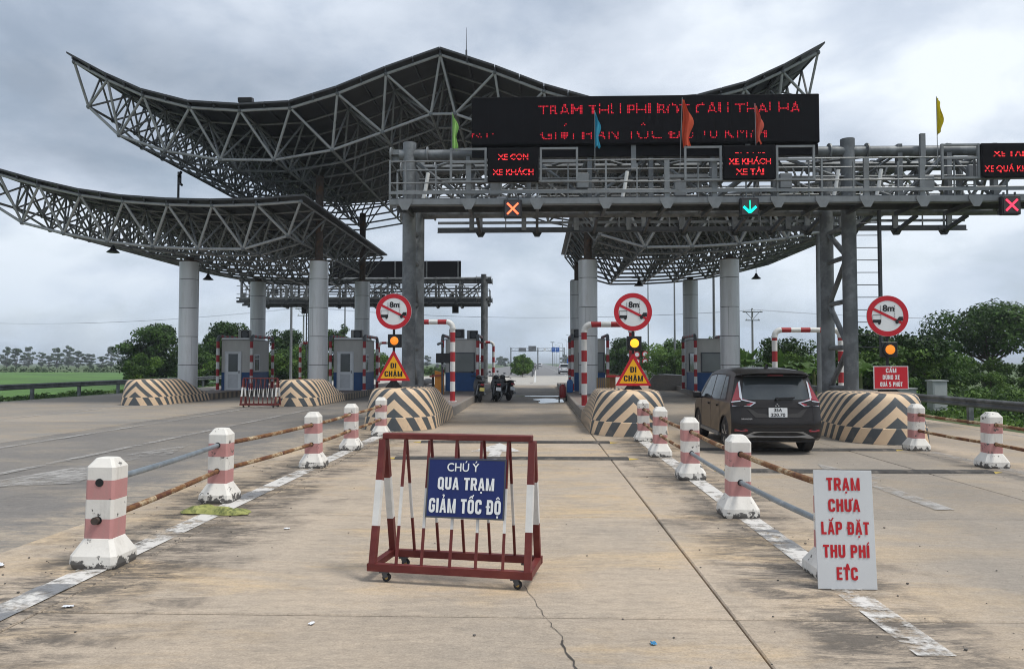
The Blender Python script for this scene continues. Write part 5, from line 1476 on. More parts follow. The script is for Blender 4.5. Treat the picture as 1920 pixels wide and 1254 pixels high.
# ------------------------------------------------------------------ motorbikes
def motorbike(label, loc, rz, plate=(.62, .62, .6), body=(.02, .02, .023), lean=6):
    t = thing('motorbike', label, 'motorbike', loc, rz, 'motorbikes parked by the booth'); t.rotation_euler = (0, rad(lean), rz); t.scale = (1.14, 1.14, 1.14)
    bm_ = material('bike_body_%d' % int(body[0] * 1000), body, .3, 0, .1, 6, spec=.5)
    for y in (.29, 1.52):
        m = MB(); m.lathe([(.22, -.035), (.27, -.05), (.295, -.03), (.3, 0), (.295, .03), (.27, .05), (.22, .035)], (0, y, .3), 22, 'X'); w = m.build('wheel', RUBBER, t, smooth=True)
        m = MB(); m.lathe([(.03, -.06), (.035, .06)], (0, y, .3), 10, 'X')
        for k in range(10):
            a = 2 * PI * k / 10; m.bar((0, y, .3), (0, y + .225 * math.cos(a), .3 + .225 * math.sin(a)), .018, .012)
        m.build('spokes', GALV2, w)
    # main body: leg shield, underbody, tail
    def loft(name, secs, mat):
        m = MB(); n = 10; vs = []
        for (y, z, w, h) in secs:
            for i in range(n):
                a = 2 * PI * i / n; vs.append((w * math.cos(a), y, z + h * math.sin(a)))
        fs = [(k * n + i, k * n + (i + 1) % n, k * n + n + (i + 1) % n, k * n + n + i) for k in range(len(secs) - 1) for i in range(n)]
        fs += [tuple(range(n - 1, -1, -1)), tuple(range((len(secs) - 1) * n, len(secs) * n))]
        m.add(vs, fs); return m.build(name, mat, t, smooth=45)
    tail = loft('tail', [(.02, .74, .05, .03), (.12, .72, .1, .07), (.35, .66, .13, .11), (.7, .58, .13, .12), (.95, .44, .13, .1), (1.15, .42, .14, .1)], bm_)
    loft('front_shield', [(1.12, .42, .14, .1), (1.2, .55, .2, .17), (1.27, .74, .2, .2), (1.3, .9, .14, .12)], bm_)
    loft('seat', [(.12, .80, .08, .03), (.25, .81, .13, .045), (.6, .78, .135, .05), (.85, .76, .09, .04)], RUBBER)
    loft('engine', [(.55, .30, .09, .1), (.75, .32, .12, .12), (.95, .32, .1, .1)], DARKSTEEL)
    loft('front_fender', [(1.3, .62, .03, .03), (1.42, .63, .06, .05), (1.6, .6, .06, .04), (1.76, .48, .03, .03)], bm_)
    m = MB(); m.cyl((-.07, 1.5, .3), (-.07, 1.28, .85), .022, n=8); m.cyl((.07, 1.5, .3), (.07, 1.28, .85), .022, n=8); m.build('fork', GALV, t, smooth=True)
    m = MB(); m.tube([(-.34, 1.12, .98), (-.2, 1.2, 1.0), (0, 1.26, .97), (.2, 1.2, 1.0), (.34, 1.12, .98)], .016, 8); hb = m.build('handlebar', BLACK, t, smooth=True)
    loft('headset', [(1.18, 1.0, .09, .05), (1.28, .99, .12, .09), (1.36, .96, .08, .07)], bm_)
    for s in (-1, 1):
        m = MB(); m.tube([(s * .22, 1.2, 1.0), (s * .3, 1.16, 1.14)], .007, 6); m.sphere((s * .31, 1.155, 1.17), .055, 8, (1, .3, .7)); m.build('mirror', GALV2 if s > 0 else BLACK, hb, smooth=True)
        m = MB(); m.cyl((s * .16, .29, .3), (s * .12, .35, .64), .028, n=8); m.build('shock_absorber', GALV2, t, smooth=True)
    m = MB(); m.cyl((.15, .05, .36), (.14, .7, .28), .045, .03, n=10); m.build('exhaust', GALV, t, smooth=True)
    m = MB(); m.box((0, .02, .7), (.16, .05, .07), bev=.015); m.build('tail_lamp', lred_, tail)
    m = MB(); m.box((0, -.01, .52), (.19, .008, .14), rx=rad(-14)); m.build('number_plate', material('plate_%d' % int(plate[2] * 100), plate, .5, 0, .1, 20, c2=(.2, .2, .2), c2at=(.6, .64), c2scale=30), t)
    m = MB(); m.extrude([(-.06, .06, .62), (.06, .06, .62), (.08, -.02, .42), (-.08, -.02, .42)], (0, .012, 0)); m.build('rear_fender', BLACK, t)
    m = MB(); m.tube([(-.1, .3, .84), (-.1, .0, .85), (.1, .0, .85), (.1, .3, .84)], .012, 6); m.build('grab_rail', GALV, t)
    m = MB(); m.cyl((-.05, .8, .28), (-.17, .78, .012), .014, n=6); m.build('stand', DARKSTEEL, t)
    return t
lred_ = material('tail_red', (.24, .018, .028))
motorbike('dark motorbike with yellow number plate parked against the booth guard posts', (-2.5, 34.2, 0.012), rad(12), (.50, .43, .12), (.021, .021, .024))
motorbike('black scooter with white plate parked in the middle of the trio', (-1.78, 34.6, .012), rad(9), (.55, .57, .58), (.012, .012, .014))
motorbike('black scooter parked at the open-lane end of the trio', (-1.18, 35.6, .012), rad(24), (.5, .52, .53), (.016, .016, .018), 8)

# rider far down the highway
bk = motorbike('motorbike ridden by a person far down the highway', (-.2, 165, -.012), 0, lean=0); bk['group'] = 'highway traffic'
def rider():
    V = [(0, .55, .86), (0, .62, 1.12), (0, .7, 1.36), (0, .72, 1.46), (0, .74, 1.60), (0, .74, 1.72),
         (-.2, .7, 1.36), (-.3, .86, 1.14), (-.26, 1.1, 1.02), (.2, .7, 1.36), (.3, .86, 1.14), (.26, 1.1, 1.02),
         (-.12, .56, .84), (-.2, .98, .72), (-.2, .86, .34), (-.2, .98, .28), (.12, .56, .84), (.2, .98, .72), (.2, .86, .34), (.2, .98, .28)]
    E_ = [(0, 1), (1, 2), (2, 3), (3, 4), (4, 5), (2, 6), (6, 7), (7, 8), (2, 9), (9, 10), (10, 11), (0, 12), (12, 13), (13, 14), (14, 15), (0, 16), (16, 17), (17, 18), (18, 19)]
    rr = [.17, .16, .17, .06, .12, .1, .07, .05, .04, .07, .05, .04, .1, .075, .05, .04, .1, .075, .05, .04]
    me = bpy.data.meshes.new('person'); me.from_pydata(V, E_, []); me.materials.append(material('dark_clothes', (.05, .055, .065), .8, c2=(.3, .3, .32), c2at=(.5, .56), c2scale=3))
    o = bpy.data.objects.new('person', me); col.objects.link(o); o.location = (-.2, 165, -.012)
    mo = o.modifiers.new('skin', 'SKIN'); o.modifiers.new('sub', 'SUBSURF').levels = 1
    for i, r in enumerate(rr): me.skin_vertices[0].data[i].radius = (r, r)
    me.skin_vertices[0].data[0].use_root = True
    tag(o, 'person in dark clothes riding a motorbike away on the highway', 'person')
    m = MB(); m.sphere((0, .74, 1.66), .14, 10); m.build('helmet', SIGNBLACK, o, smooth=True)
rider()
# ------------------------------------------------------------------ guardrails
def guardrail(label, pts, post=4.0):
    t = thing('guardrail', label, 'guardrail', (pts[0][0], pts[0][1], -.05)); ox, oy = pts[0]
    prof = [(.0, .52), (-.05, .56), (-.05, .60), (.0, .645), (.0, .675), (-.05, .72), (-.05, .76), (.0, .80), (.012, .80), (-.035, .755), (-.035, .725), (.015, .68), (.015, .64), (-.035, .60), (-.035, .565), (.012, .52)]
    for i in range(len(pts) - 1):
        a, b = Vector((pts[i][0] - ox, pts[i][1] - oy, 0)), Vector((pts[i + 1][0] - ox, pts[i + 1][1] - oy, 0))
        n = max(1, round((b - a).length / post)); d = (b - a).normalized(); nn = Vector((d.y, -d.x, 0))
        if (pts[0][0] > 0): nn = -nn
        for k in range(n):
            p, q = a.lerp(b, k / n), a.lerp(b, (k + 1) / n); m = MB()
            P = [p - nn * o * 1.0 + Vector((0, 0, z)) for o, z in prof]; m.extrude([v - d * .05 for v in P], (q - p) + d * .08)
            m.build('rail_beam', GALV, t)
            m = MB(); c = p - nn * .1; m.box((c.x, c.y, .36), (.14, .14, .82)); m.build('post', GALV, t)
guardrail('galvanised guardrail along the green paddy beside the outer lanes', [(-25.6, 18), (-25.7, 62), (-24, 78), (-16.5, 110)])
guardrail('galvanised guardrail along the shrubs past the no-stopping sign', [(13.05, 8), (13.0, 62), (12.2, 78), (11.2, 110)])
guardrail('galvanised guardrail along the far median hedge', [(-.35, 99), (-.35, 300)], 8)

# ------------------------------------------------------------------ vegetation
LEAF = [material('leaf_dark', (.030, .064, .016), .6, 0, .45, .8, world_pos=True, transl=.25, spec=.25),
        material('leaf_mid', (.060, .120, .024), .6, 0, .45, .8, world_pos=True, transl=.3, spec=.25),
        material('leaf_light', (.105, .185, .035), .6, 0, .4, .8, world_pos=True, transl=.3, spec=.25),
        material('leaf_grey', (.075, .11, .055), .7, 0, .35, .1, world_pos=True, transl=.2, spec=.2)]
BARK = material('bark', (.085, .07, .055), .9, 0, .3, 3, bump=.5, bscale=14)
def leaf_mesh(name, clumps, n, size, mats, seed, aspect=.5, up=.35):
    r = np.random.default_rng(seed); C = np.array([c[:3] for c in clumps]); Rr = np.array([c[3] for c in clumps]); wt = Rr ** 2; wt = wt / wt.sum()
    idx = r.choice(len(clumps), n, p=wt); d = r.normal(size=(n, 3)); d /= np.linalg.norm(d, axis=1)[:, None]
    rad_ = Rr[idx] * r.uniform(.25, 1.08, n) ** .45; P = C[idx] + d * rad_[:, None] * np.array([1, 1, .72])
    nrm = d + r.normal(size=(n, 3)) * .55 + np.array([0, 0, up]); nrm /= np.linalg.norm(nrm, axis=1)[:, None]
    a = np.cross(nrm, r.normal(size=(n, 3))); a /= np.linalg.norm(a, axis=1)[:, None]; b = np.cross(nrm, a)
    s = (size * r.uniform(.6, 1.35, n))[:, None]
    v = np.stack([P - a * s * .5, P + b * s * aspect * .5 + nrm * s * .06, P + a * s * .5, P - b * s * aspect * .5 + nrm * s * .06], 1).reshape(-1, 3)
    me = bpy.data.meshes.new(name); me.vertices.add(4 * n); me.vertices.foreach_set('co', v.ravel())
    me.loops.add(4 * n); me.loops.foreach_set('vertex_index', np.arange(4 * n)); me.polygons.add(n); me.polygons.foreach_set('loop_start', np.arange(n) * 4)
    for q in mats: me.materials.append(q)
    tone = r.integers(0, len(mats), len(clumps)); mi = np.where(r.random(n) < .75, tone[idx], r.integers(0, len(mats), n)); me.polygons.foreach_set('material_index', mi.astype(np.int32))
    me.update(calc_edges=True); me.validate()
    return me
def make_tree(h, crown_r, crown_h, trunk_h, n, size, mats, seed, flat=1., k=34, trunk_r=.16, name='tree'):
    r = random.Random(seed); cl = []
    c0 = h - crown_h * .5
    for i in range(k):
        a = r.uniform(0, 2 * PI); q = math.sqrt(r.random()) ; z = r.uniform(-1, 1)
        lim = math.sqrt(max(.05, 1 - z * z * .85)); rr = q * lim * .82
        cl.append((rr * crown_r * math.cos(a), rr * crown_r * math.sin(a), c0 + z * crown_h * .40 * (1 if z > 0 else flat), crown_r * r.uniform(.18, .34)))
    me = leaf_mesh('crown', cl, n, size, mats, seed)
    m = MB(); m.tube([(0, 0, -.3), (.04, .02, trunk_h * .5), (.1 * r.uniform(-1, 1), .1, trunk_h)], [trunk_r * 1.25, trunk_r, trunk_r * .8], 8)
    for c in r.sample(cl, min(14, k)):
        st = Vector((0, .05, trunk_h * r.uniform(.75, 1.0))); en = Vector(c[:3]); md = st.lerp(en, .5) + Vector((r.uniform(-.1, .1), r.uniform(-.1, .1), -.12 * h * r.random() * .5))
        m.tube([st, md, en], [trunk_r * .55, trunk_r * .33, trunk_r * .1], 6)
    tm = m.mesh('trunk', BARK, 40)
    return me, tm
def put_tree(pair, x, y, z, rz, s, label, group, name='tree', cat='tree'):
    t = thing(name, label, cat, (x, y, z), rz, group); t.scale = s if isinstance(s, tuple) else (s, s, s)
    link(pair[0], 'crown', t); link(pair[1], 'trunk', t); return t
D, Mi, Li, Gr = LEAF
TA = make_tree(6.2, 3.2, 5.9, 1.2, 15000, .28, [D, D, Mi], 1, k=64)
TB = make_tree(6.0, 3.3, 5.7, 1.2, 15000, .28, [D, Mi, D], 2, k=66)
put_tree(TA, -38.0, 74, -.6, .3, (1.1, 1.1, 1.02), 'round dark green tree standing at the edge of the paddy', 'trees behind the outer booths')
put_tree(TB, -31.0, 76, -.6, 1.3, (1.05, 1.05, 1.10), 'broad dark green tree showing above the outermost booth', 'trees behind the outer booths')
put_tree(TA, -34.6, 82, -.6, 2.9, (.95, .95, .92), 'dark green tree between the two broad ones by the paddy', 'trees behind the outer booths')
put_tree(TB, -26.6, 80, -.6, 2.3, (.95, .95, 1.0), 'dark green tree behind the lamp pole between the door booths', 'trees behind the outer booths')
put_tree(TA, -22.8, 84, -.6, 4.0, (.85, .85, .98), 'dark green tree showing behind the second column', 'trees behind the outer booths')
TC = make_tree(7.5, 1.5, 6, 1.4, 2600, .26, [Gr, Gr, Mi], 3, k=26)
put_tree(TC, -23.6, 92, -.6, 0, 1.0, 'thin pale feathery tree behind the second booth', 'trees behind the outer booths')
put_tree(TC, -22.2, 95, -.6, 2, .95, 'slim pale feathery tree beside the back column', 'trees behind the outer booths')
TD = make_tree(5.9, 4.3, 3.0, 2.7, 12000, .24, [D, D, Mi], 4, flat=.8, k=60, trunk_r=.17)
put_tree(TD, 30.6, 52, -.65, .6, (1.05, 1.05, 1.03), 'large umbrella-shaped dark tree past the no-stopping sign', None)
# shrubs
SA = make_tree(3.2, 2.0, 2.9, .6, 4200, .22, [Mi, D, Li], 5, k=26, trunk_r=.06); SBm = make_tree(3.0, 1.9, 2.7, .5, 4200, .2, [Mi, Mi, Li], 6, k=26, trunk_r=.06)
SC = make_tree(3.4, 2.2, 3.1, .5, 4600, .2, [D, Mi, D], 7, k=30, trunk_r=.07)
def shrub(p, x, y, s, label, group, z=-.5): put_tree(p, x, y, z, rnd.uniform(0, 6), s, label, group, 'shrub', 'shrub')
for x, y, s in ((12.6, 76, 1.25), (15.3, 74, 1.35), (17.6, 70, 1.25), (14.4, 82, 1.5), (18.4, 78, 1.5), (20.5, 66, 1.2), (16.2, 86, 1.5)):
    w = 'in the back row of the thicket behind the silver columns' if y > 75 else 'in the front row of the thicket behind the silver columns'
    shrub(SA if rnd.random() < .5 else SBm, x, y, s, 'bushy green shrub ' + w, 'shrubs ' + w)
for x, y, s in ((15.6, 46, .95), (17.6, 44, 1.0), (18.6, 40, 1.1), (20.3, 41, 1.15), (21.9, 43, 1.1), (20.0, 46, 1.3), (23.6, 45, 1.0), (22.5, 49, 1.25), (25.8, 48, 1.0), (27.6, 47, .8), (16.9, 52, 1.2), (24.8, 53, 1.2), (28.4, 43, 1.0), (30.2, 45, 1.1), (32.4, 47, 1.2), (29.5, 50, 1.2), (33.8, 51, 1.4), (26.4, 41, .8), (35.5, 54, 1.5)):
    w = 'beside the banana plants behind the guardrail' if x < 18 else ('right behind the grey utility cabinets' if y < 44 and x < 22 else ('at the foot of the umbrella-shaped tree' if x > 23 else 'in the second row behind the grey utility cabinets'))
    shrub(SC if rnd.random() < .6 and x < 23 else SBm, x, y, s if x < 26 else s * .72, ('light leafy shrub ' if x > 23 else 'bushy green shrub ') + w, 'shrubs ' + w)
for x, y, s in ((-29.5, 66, 1.0), (-27.6, 68, .9), (-25.4, 70, 1.15), (-23.2, 72, 1.1), (-21.4, 74, 1.1), (-27.0, 74, 1.1), (-19.6, 80, 1.1), (-18.0, 84, 1.2), (-24.6, 77, 1.3)):
    w = 'just past the outermost door booth' if x < -26.5 else ('beside the lamp pole between the door booths' if x < -21.2 else 'beside the second door booth')
    shrub(SBm if rnd.random() < .6 else SA, x, y, s, 'light green shrub ' + w, 'shrubs ' + w)
shrub(SA, -30.6, 58, (.85, .85, .95), 'olive bush beside the outermost silver column', None)
put_tree(TB, 11.9, 98, -.6, .4, .95, 'green roadside tree beside the lit amber lamp', None)
for x, y, s in ((9.6 + 3, 110, 1.1), (13.2, 124, 1.2), (13.6, 140, 1.3)):
    shrub(SA, x, y, s, 'green roadside shrub along the far highway edge', 'far highway shrubs')
HD = make_tree(2.8, 1.5, 2.6, .4, 2600, .22, [Mi, Li, Mi], 8, k=22, trunk_r=.05)
for k in range(14):
    put_tree(HD, -1.9 + rnd.uniform(-.2, .2), 97 + k * 4.4 + k * k * .5, -.05, k * 1.3, (.95, 1.15, 1.08 - k * .02), 'clipped green shrub of the median hedge on the highway', 'median hedge shrubs', 'shrub', 'shrub')
for k in range(16):
    put_tree(HD, -17.5 - rnd.uniform(0, 5), 112 + k * 9, -.5, k * 1.1, (1.0, 1.0, rnd.uniform(.5, .8)), 'low green bush on the far bank of the highway', 'far bank bushes', 'shrub', 'shrub')
# banana plants
def banana(x, y, s, label, seed):
    r = random.Random(seed); t = thing('banana_plant', label, 'banana plant', (x, y, -.4), r.uniform(0, 6), 'banana plants'); t.scale = (s, s, s)
    m = MB(); m.tube([(0, 0, 0), (.03, 0, .8), (.02, .02, 1.7)], [.13, .11, .07], 9); m.build('stem', material('banana_stem', (.12, .14, .05), .7, 0, .3), t, smooth=True)
    for k in range(9):
        a = k * 2.4 + r.uniform(-.3, .3); ln = r.uniform(1.5, 2.2); el = r.uniform(.5, 1.25); w = r.uniform(.22, .32); m = MB(); n = 12; vs = []
        for i in range(n + 1):
            u = i / n; d = u * ln; z = 1.5 + d * math.sin(el) - .42 * d * d * math.cos(el) * .9; q = d * math.cos(el) * .95 + .1
            ww = 0.02 + w * math.sin(min(1, u * 1.15 + .05) * PI) ** .7 if u > .12 else .025
            fold = .35 * ww; tz = r.uniform(-.03, .03)
            for sgn in (-1, 0, 1): vs.append((q * math.cos(a) - sgn * ww * math.sin(a), q * math.sin(a) + sgn * ww * math.cos(a), z + (fold if sgn else 0) * (-1 if u > .5 else 1) + tz * abs(sgn)))
        m.add(vs, [(i * 3 + j, i * 3 + j + 1, i * 3 + j + 4, i * 3 + j + 3) for i in range(n) for j in range(2)])
        m.build('leaf', material('banana_leaf', (.085, .165, .035), .5, 0, .3, 2, transl=.35), t, smooth=60, fix=False)
for i, (x, y, s) in enumerate(((14.1, 45, 1.1), (15.2, 42, 1.05), (16.2, 43, 1.15), (14.9, 39, .95), (17.2, 41, 1.05), (13.9, 51, 1.25), (16.0, 38, 1.0), (13.9, 60, 1.2))):
    banana(x, y, s, 'broad-leaved banana plant in the clump between the silver column and gantry leg', i)
# far trees across the paddy
FT = [make_tree(11, 3.0, 10.6, 1.5, 1500, .7, [Gr, D, Gr], 20 + k, k=26, trunk_r=.18) for k in range(3)]
for i, pxx in enumerate((8, 30, 50, 74, 90, 108, 128, 150, 172, 196, 212, 232, 246, 600, 630)):
    y = 330 + rnd.uniform(-30, 60); x = (pxx - 1005) * y / 1420 - 4
    put_tree(FT[i % 3], x, y, -.7, i * 1.7, (1, 1, (.95, .8, 1.0, .75, .55, .85, 1.05, .7, .6, .5)[i % 10]), 'hazy grey green tree in the distant row across the paddy', 'distant trees')
for i in range(26):
    y = rnd.uniform(420, 620); x = rnd.uniform(-380, -30)
    if -14 > x * 1: put_tree(FT[i % 3], x, y, -.7, i, (1.2, 1.2, rnd.uniform(.5, .85)), 'hazy low tree on the far horizon across the fields', 'horizon trees')
for i in range(16):
    y = rnd.uniform(300, 560); x = rnd.uniform(40, 330)
    put_tree(FT[i % 3], x, y, -.7, i, (1.3, 1.3, rnd.uniform(.5, .9)), 'hazy low tree on the horizon behind the umbrella-shaped tree', 'horizon trees behind shrubs')
for i in range(10):
    put_tree(FT[i % 3], rnd.choice((-1, 1)) * rnd.uniform(14, 40) , rnd.uniform(420, 700), -.7, i, (1, 1, rnd.uniform(.5, .8)), 'hazy tree beside the highway near the horizon', 'horizon trees beside the highway')
# dense low growth that nobody could count
def tufts(name, boxes, n, size, mats, seed, label, z=-.1):
    r = random.Random(seed); cl = []
    for (x0, x1, y0, y1, zz, rr, k) in boxes:
        for _ in range(k): cl.append((r.uniform(x0, x1), r.uniform(y0, y1), zz + r.uniform(-.1, .12), rr * r.uniform(.6, 1.3)))
    link(leaf_mesh(name, cl, n, size, mats, seed), name, None, label, None, None, 'stuff')
tufts('hedgerow', [(-330, -45, 176, 184, -.2, 1.5, 300)], 9000, .7, [D, Gr, D], 40, 'long dark hedgerow along the far edge of the paddy')
tufts('grass', [(-31, -25.9, 20, 64, -.3, .32, 260)], 16000, .20, [Mi, Li, Mi], 41, 'rough grass and weeds along the paddy-side guardrail')
tufts('ground_cover', [(14.0, 27, 14, 44, -.25, .42, 320), (17.5, 27, 26, 40, .05, .7, 90)], 34000, .2, [Mi, Li, Mi, D], 42, 'leafy creeping weeds behind the shrub-side guardrail')
tufts('grass', [(13.3, 15, 8, 60, -.25, .26, 200)], 9000, .16, [Mi, Li, Gr], 43, 'rough grass under the shrub-side guardrail')

# ------------------------------------------------------------------ poles and lamps
def lamp_pole(x, y, h, label, r=.1, arm=1, far=False):
    t = thing('lamp_pole', label, 'lamp pole', (x, y, -.1), 0, 'street lamp poles')
    m = MB(); m.cyl((0, 0, 0), (0, 0, h), r, r * .55, n=10); m.build('pole', GALV2, t, smooth=True)
    m = MB(); m.tube([(0, 0, h - .1), (arm * .5, 0, h + .25), (arm * 1.6, 0, h + .4)], r * .4, 8); a = m.build('arm', GALV2, t, smooth=True)
    m = MB(); m.box((arm * 1.8, 0, h + .38), (.7, .26, .12), bev=.03); m.build('lamp_head', GALV, a)
for x, y, h, r, s, w in ((-20.9, 64, 12.5, .13, 1, 'in front of the shrubs between the door booths'), (-23.4, 92, 12.5, .12, 1, 'behind the second door booth'), (12.75, 34.5, 12.5, .13, -1, 'just behind the gantry legs by the dark car'), (13.3, 57, 12.5, .125, -1, 'beside the front silver column ahead of the car'),
                      (14.2, 78, 12.5, .12, -1, 'rising from the thicket nearest the round ban sign'), (14.9, 101, 12.8, .12, -1, 'behind the round ban sign with the lit lamp')):
    lamp_pole(x, y, h, 'tall galvanised street lamp pole ' + w, r, s)
for k in range(7): lamp_pole(9.0 + 2.2, 230 + k * 45, 10, 'distant street lamp pole along the highway', .1, -1)
def utility(x, y, h, label):
    t = thing('utility_pole', label, 'utility pole', (x, y, -.6))
    m = MB(); m.cyl((0, 0, 0), (0, 0, h), .17, .12, n=8); m.build('pole', material('concrete_pole', (.2, .2, .195), .8), t, smooth=True)
    for z in (h - .5, h - 1.6):
        m = MB(); m.box((0, -.16, z), (2.6 if z > h - 1 else 1.9, .1, .12)); c = m.build('crossarm', GALV, t)
        for s in (-1, 0, 1):
            m = MB(); m.lathe([(.05, 0), (.09, .05), (.05, .14), (.08, .18), (.04, .26)], (s * 1.1 if z > h - 1 else s * .8, -.16, z + .06), 8); m.build('insulator', WHITEPVC, c)
    m = MB(); m.bar((-.9, -.16, h - .5), (0, -.16, h - 1.5), .06, .06); m.bar((.9, -.16, h - .5), (0, -.16, h - 1.5), .06, .06); m.build('stay', GALV, t)
UP = [(-120, 150, 11), (-37.5, 121, 11.6), (28.6, 101, 9.6), (95, 100, 9.6), (-190, 190, 10)]
for (x, y, h), w in zip(UP, ('across the paddy beyond the canopy wing', 'seen between the door booths', 'seen between the silver column and gantry leg', 'behind the umbrella-shaped tree', 'at the far end of the paddy')): utility(x, y, h, 'concrete utility pole with two crossarms ' + w)
for i in range(3):
    (xa, ya, ha), (xb, yb, hb) = UP[i], UP[i + 1]
    for s, dz in ((0, 0), (1.1, 0)):
        m = MB(); n = 14; m.tube([((xb - xa) * k / n + s, (yb - ya) * k / n - .16, (hb - ha) * k / n - 4.5 * (k / n) * (1 - k / n) * 1.2) for k in range(n + 1)], .014, 5)
        m.build('power_cable', DARKSTEEL, None, False, 'thin power cable sagging between the concrete utility poles', 'cable', 'power cables', loc=(xa, ya, ha - .82))

# small things on and under the canopies
t = thing('camera_mast', 'thin mast with cameras standing on the low canopy wing', 'camera mast', (-19.3, 40, 9.3))
m = MB(); m.cyl((0, 0, 0), (0, 0, 2.8), .07, .06, n=8); m.build('mast', DARKSTEEL, t, smooth=True)
m = MB(); m.cyl((.05, -.1, 2.55), (.28, -.3, 2.72), .075, n=8); m.cyl((.05, 0, 2.2), (.26, -.15, 2.05), .07, n=8); m.box((.1, 0, 2.4), (.08, .1, .5)); m.build('camera_head', BLACK, t)
t = thing('lightning_rod', 'lightning rod with guy wires on the central roof ridge', 'lightning rod', (-3.35, 36, 15.3))
m = MB(); m.cyl((0, 0, -.2), (0, 0, 1.6), .045, n=6); m.cyl((0, 0, 1.6), (0, 0, 2.7), .02, .008, n=6); m.build('rod', DARKSTEEL, t)
m = MB()
for a in (0.4, 2.5, 4.6): m.cyl((0, 0, 1.4), (.9 * math.cos(a), .9 * math.sin(a), -.12), .006, n=4)
m.build('guy_wire', DARKSTEEL, t)
t = thing('floodlight', 'black floodlight sitting in the valley of the central roof', 'floodlight', (-12.5, 31.9, 12.99))
m = MB(); m.box((0, 0, .12), (.62, .3, .22), rx=.2, bev=.03); m.build('housing', BLACK, t)
m = MB(); m.bar((-.28, .0, -.05), (-.28, 0, .1), .03, .05); m.bar((.28, 0, -.05), (.28, 0, .1), .03, .05); m.build('bracket', DARKSTEEL, t)
def hang_lamp(x, y, z, w, top):
    t = thing('hanging_lamp', 'dark bell-shaped lamp hanging under the canopy wing ' + w, 'hanging lamp', (x, y, z), 0, 'lamps under the canopy')
    m = MB(); m.lathe([(.28, 0), (.27, .03), (.15, .13), (.09, .22), (.06, .32)], n=16); m.build('shade', BLACK, t, smooth=True)
    m = MB(); m.cyl((0, 0, .3), (0, 0, top), .02, n=6); m.build('rod', DARKSTEEL, t)
hang_lamp(-19.4, 34.0, 6.85, 'out past the outermost column', .7); hang_lamp(-17.6, 40, 6.25, 'behind the outermost column', .8)
hang_lamp(6.1, 45.0, 6.35, 'near the lit amber lamp post', .6); hang_lamp(13.0, 45, 6.75, 'above the banana plants', .6)

# roadside cabinets
def cabinet(x, y, w, h, label):
    t = thing('utility_cabinet', label, 'cabinet', (x, y, -.15))
    m = MB(); m.box((0, 0, h / 2), (w, .5, h), bev=.02); m.build('body', material('cabinet_grey', (.36, .38, .38), .6, 0, .1), t)
    m = MB(); m.box((0, 0, h + .02), (w + .08, .58, .05)); m.build('lid', MATS['cabinet_grey'], t)
    m = MB(); m.box((0, -.256, h * .5), (w * .8, .012, h * .75)); m.build('door', material('cabinet_door', (.4, .42, .42), .6), t)
cabinet(16.35, 31.5, .58, 1.2, 'tall pale grey utility cabinet behind the guardrail'); cabinet(15.55, 32.5, .7, .85, 'low pale grey utility cabinet beside the taller one')
t = thing('warning_board', 'small black chevron board on a post behind the small barrier', 'warning board', (-16.4, 56, .3))
m = MB(); m.box((0, 0, .75), (.55, .05, .8), rz=.5); m.build('board', BLACK, t)
m = MB(); m.cyl((0, .04, 0), (0, .04, .7), .04, n=8); m.build('post', DARKSTEEL, t)

# ------------------------------------------------------------------ far highway furniture
t = thing('overhead_sign_frame', 'distant overhead sign frame with blue and grey boards across the highway', 'sign frame', (0, 205, 0))
for x in (-6.8, .5, 7.6):
    m = MB(); m.cyl((x, 0, 0), (x, 0, 5.9), .16, n=8); m.build('post', GALV, t, smooth=True)
for z in (5.0, 5.7):
    m = MB(); m.bar((-6.8, 0, z), (7.6, 0, z), .12, .12); m.build('beam', GALV, t)
m = MB()
for k in range(18): m.bar((-6.8 + k * .8, 0, 5.0 if k % 2 else 5.7), (-6.0 + k * .8, 0, 5.7 if k % 2 else 5.0), .05, .05)
m.build('lattice', GALV, t, kind='stuff')
BLUE = material('road_sign_blue', (.02, .11, .42), .5)
for nm, x, z, w, h, mt_ in (('grey_board', -3.7, 5.3, 2.0, 1.1, GALV), ('grey_board', -1.0, 5.6, 2.1, 1.5, GALV), ('blue_board', 4.7, 5.35, 1.0, 1.3, BLUE), ('blue_board', 5.8, 5.35, 1.0, 1.3, BLUE), ('round_board', 2.4, 5.3, .7, .7, SIGNWHITE)):
    m = MB(); m.box((x, -.2, z), (w, .06, h)); b = m.build(nm, mt_, t)
    if nm == 'blue_board':
        m = MB(); m.bar((x, -.25, z - .35), (x, -.25, z + .3), .01, .14); m.bar((x - .2, -.252, z + .1), (x, -.252, z + .35), .01, .1); m.build('arrow', SIGNWHITE, b)
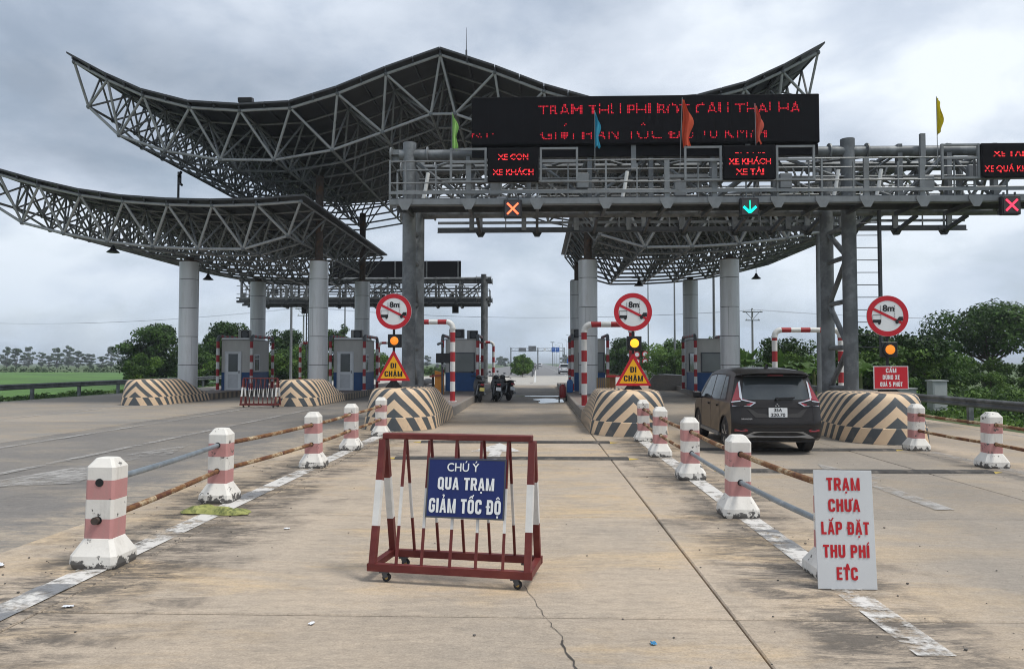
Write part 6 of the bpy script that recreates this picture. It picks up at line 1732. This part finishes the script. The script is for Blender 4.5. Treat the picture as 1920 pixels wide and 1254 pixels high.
for x, y in ((8.6, 190), (11.2, 232)):
    t = thing('road_sign', 'small blue road sign on a pole at the highway edge' if y < 200 else 'small blue road sign farther along the highway edge', 'road sign', (x, y, 0))
    m = MB(); m.cyl((0, 0, 0), (0, 0, 2.6), .06, n=6); m.build('pole', GALV, t)
    m = MB(); m.box((0, -.08, 2.2), (1.7, .05, 1.1)); p = m.build('plate', BLUE, t)
    m = MB(); m.box((0, -.11, 2.2), (.9, .01, .2)); m.build('mark', SIGNWHITE, p)
for x, y in ((12.6, 88), (12.2, 92)):
    t = thing('round_road_sign', 'pair of small round red-rimmed signs seen beside the slow triangle' if y < 90 else 'second pair of small round red-rimmed signs farther back', 'road sign', (x, y, -.1))
    m = MB(); m.cyl((0, 0, 0), (0, 0, 3.3), .05, n=6); m.build('pole', GALV, t)
    for z in (2.9, 2.05):
        m = MB(); m.cyl((0, -.06, z), (0, -.08, z), .36, n=24); p = m.build('plate', SIGNWHITE, t)
        m = MB(); disc(m, (0, z), .36, -.085, 24, .25); m.build('red_rim', SIGNRED, p, fix=False)
t = thing('low_wall', 'low pale concrete block wall at the head of the exit lane beyond the car', 'wall', (7.6, 50, 0), rad(-4))
m = MB(); m.extrude([(-.2, 0, 0), (2.6, 0, 0), (2.6, 0, .95), (.1, 0, .95), (-.2, 0, .55)], (0, .5, 0)); m.build('block', KERB, t)
m = MB(); m.box((1.25, .25, .97), (2.5, .54, .04)); m.build('coping', KERB, t)
t = thing('high_mast', 'far high mast light above the highway', 'mast', (9.2, 420, 0))
m = MB(); m.cyl((0, 0, 0), (0, 0, 13), .2, .12, n=8); m.build('mast', GALV, t)
m = MB(); m.lathe([(.4, 12.9), (1.3, 13.0), (1.3, 13.2), (.3, 13.4)], n=12); m.build('lamp_ring', GALV, t)

# air between here and the horizon
m = MB(); m.box((0, 2300, 9.0), (5600, 5500, 21.6))
hz = m.build('haze', None, kind='stuff', label='thin pale haze over the plain')
hm = bpy.data.materials.new('haze_air'); hm.use_nodes = True; hm.node_tree.nodes.clear()
ho = hm.node_tree.nodes.new('ShaderNodeOutputMaterial'); hv = hm.node_tree.nodes.new('ShaderNodeVolumePrincipled')
hv.inputs['Color'].default_value = (.80, .87, .95, 1); hv.inputs['Density'].default_value = .00045; hv.inputs['Anisotropy'].default_value = .1
hm.node_tree.links.new(hv.outputs[0], ho.inputs['Volume']); hz.data.materials.clear(); hz.data.materials.append(hm)
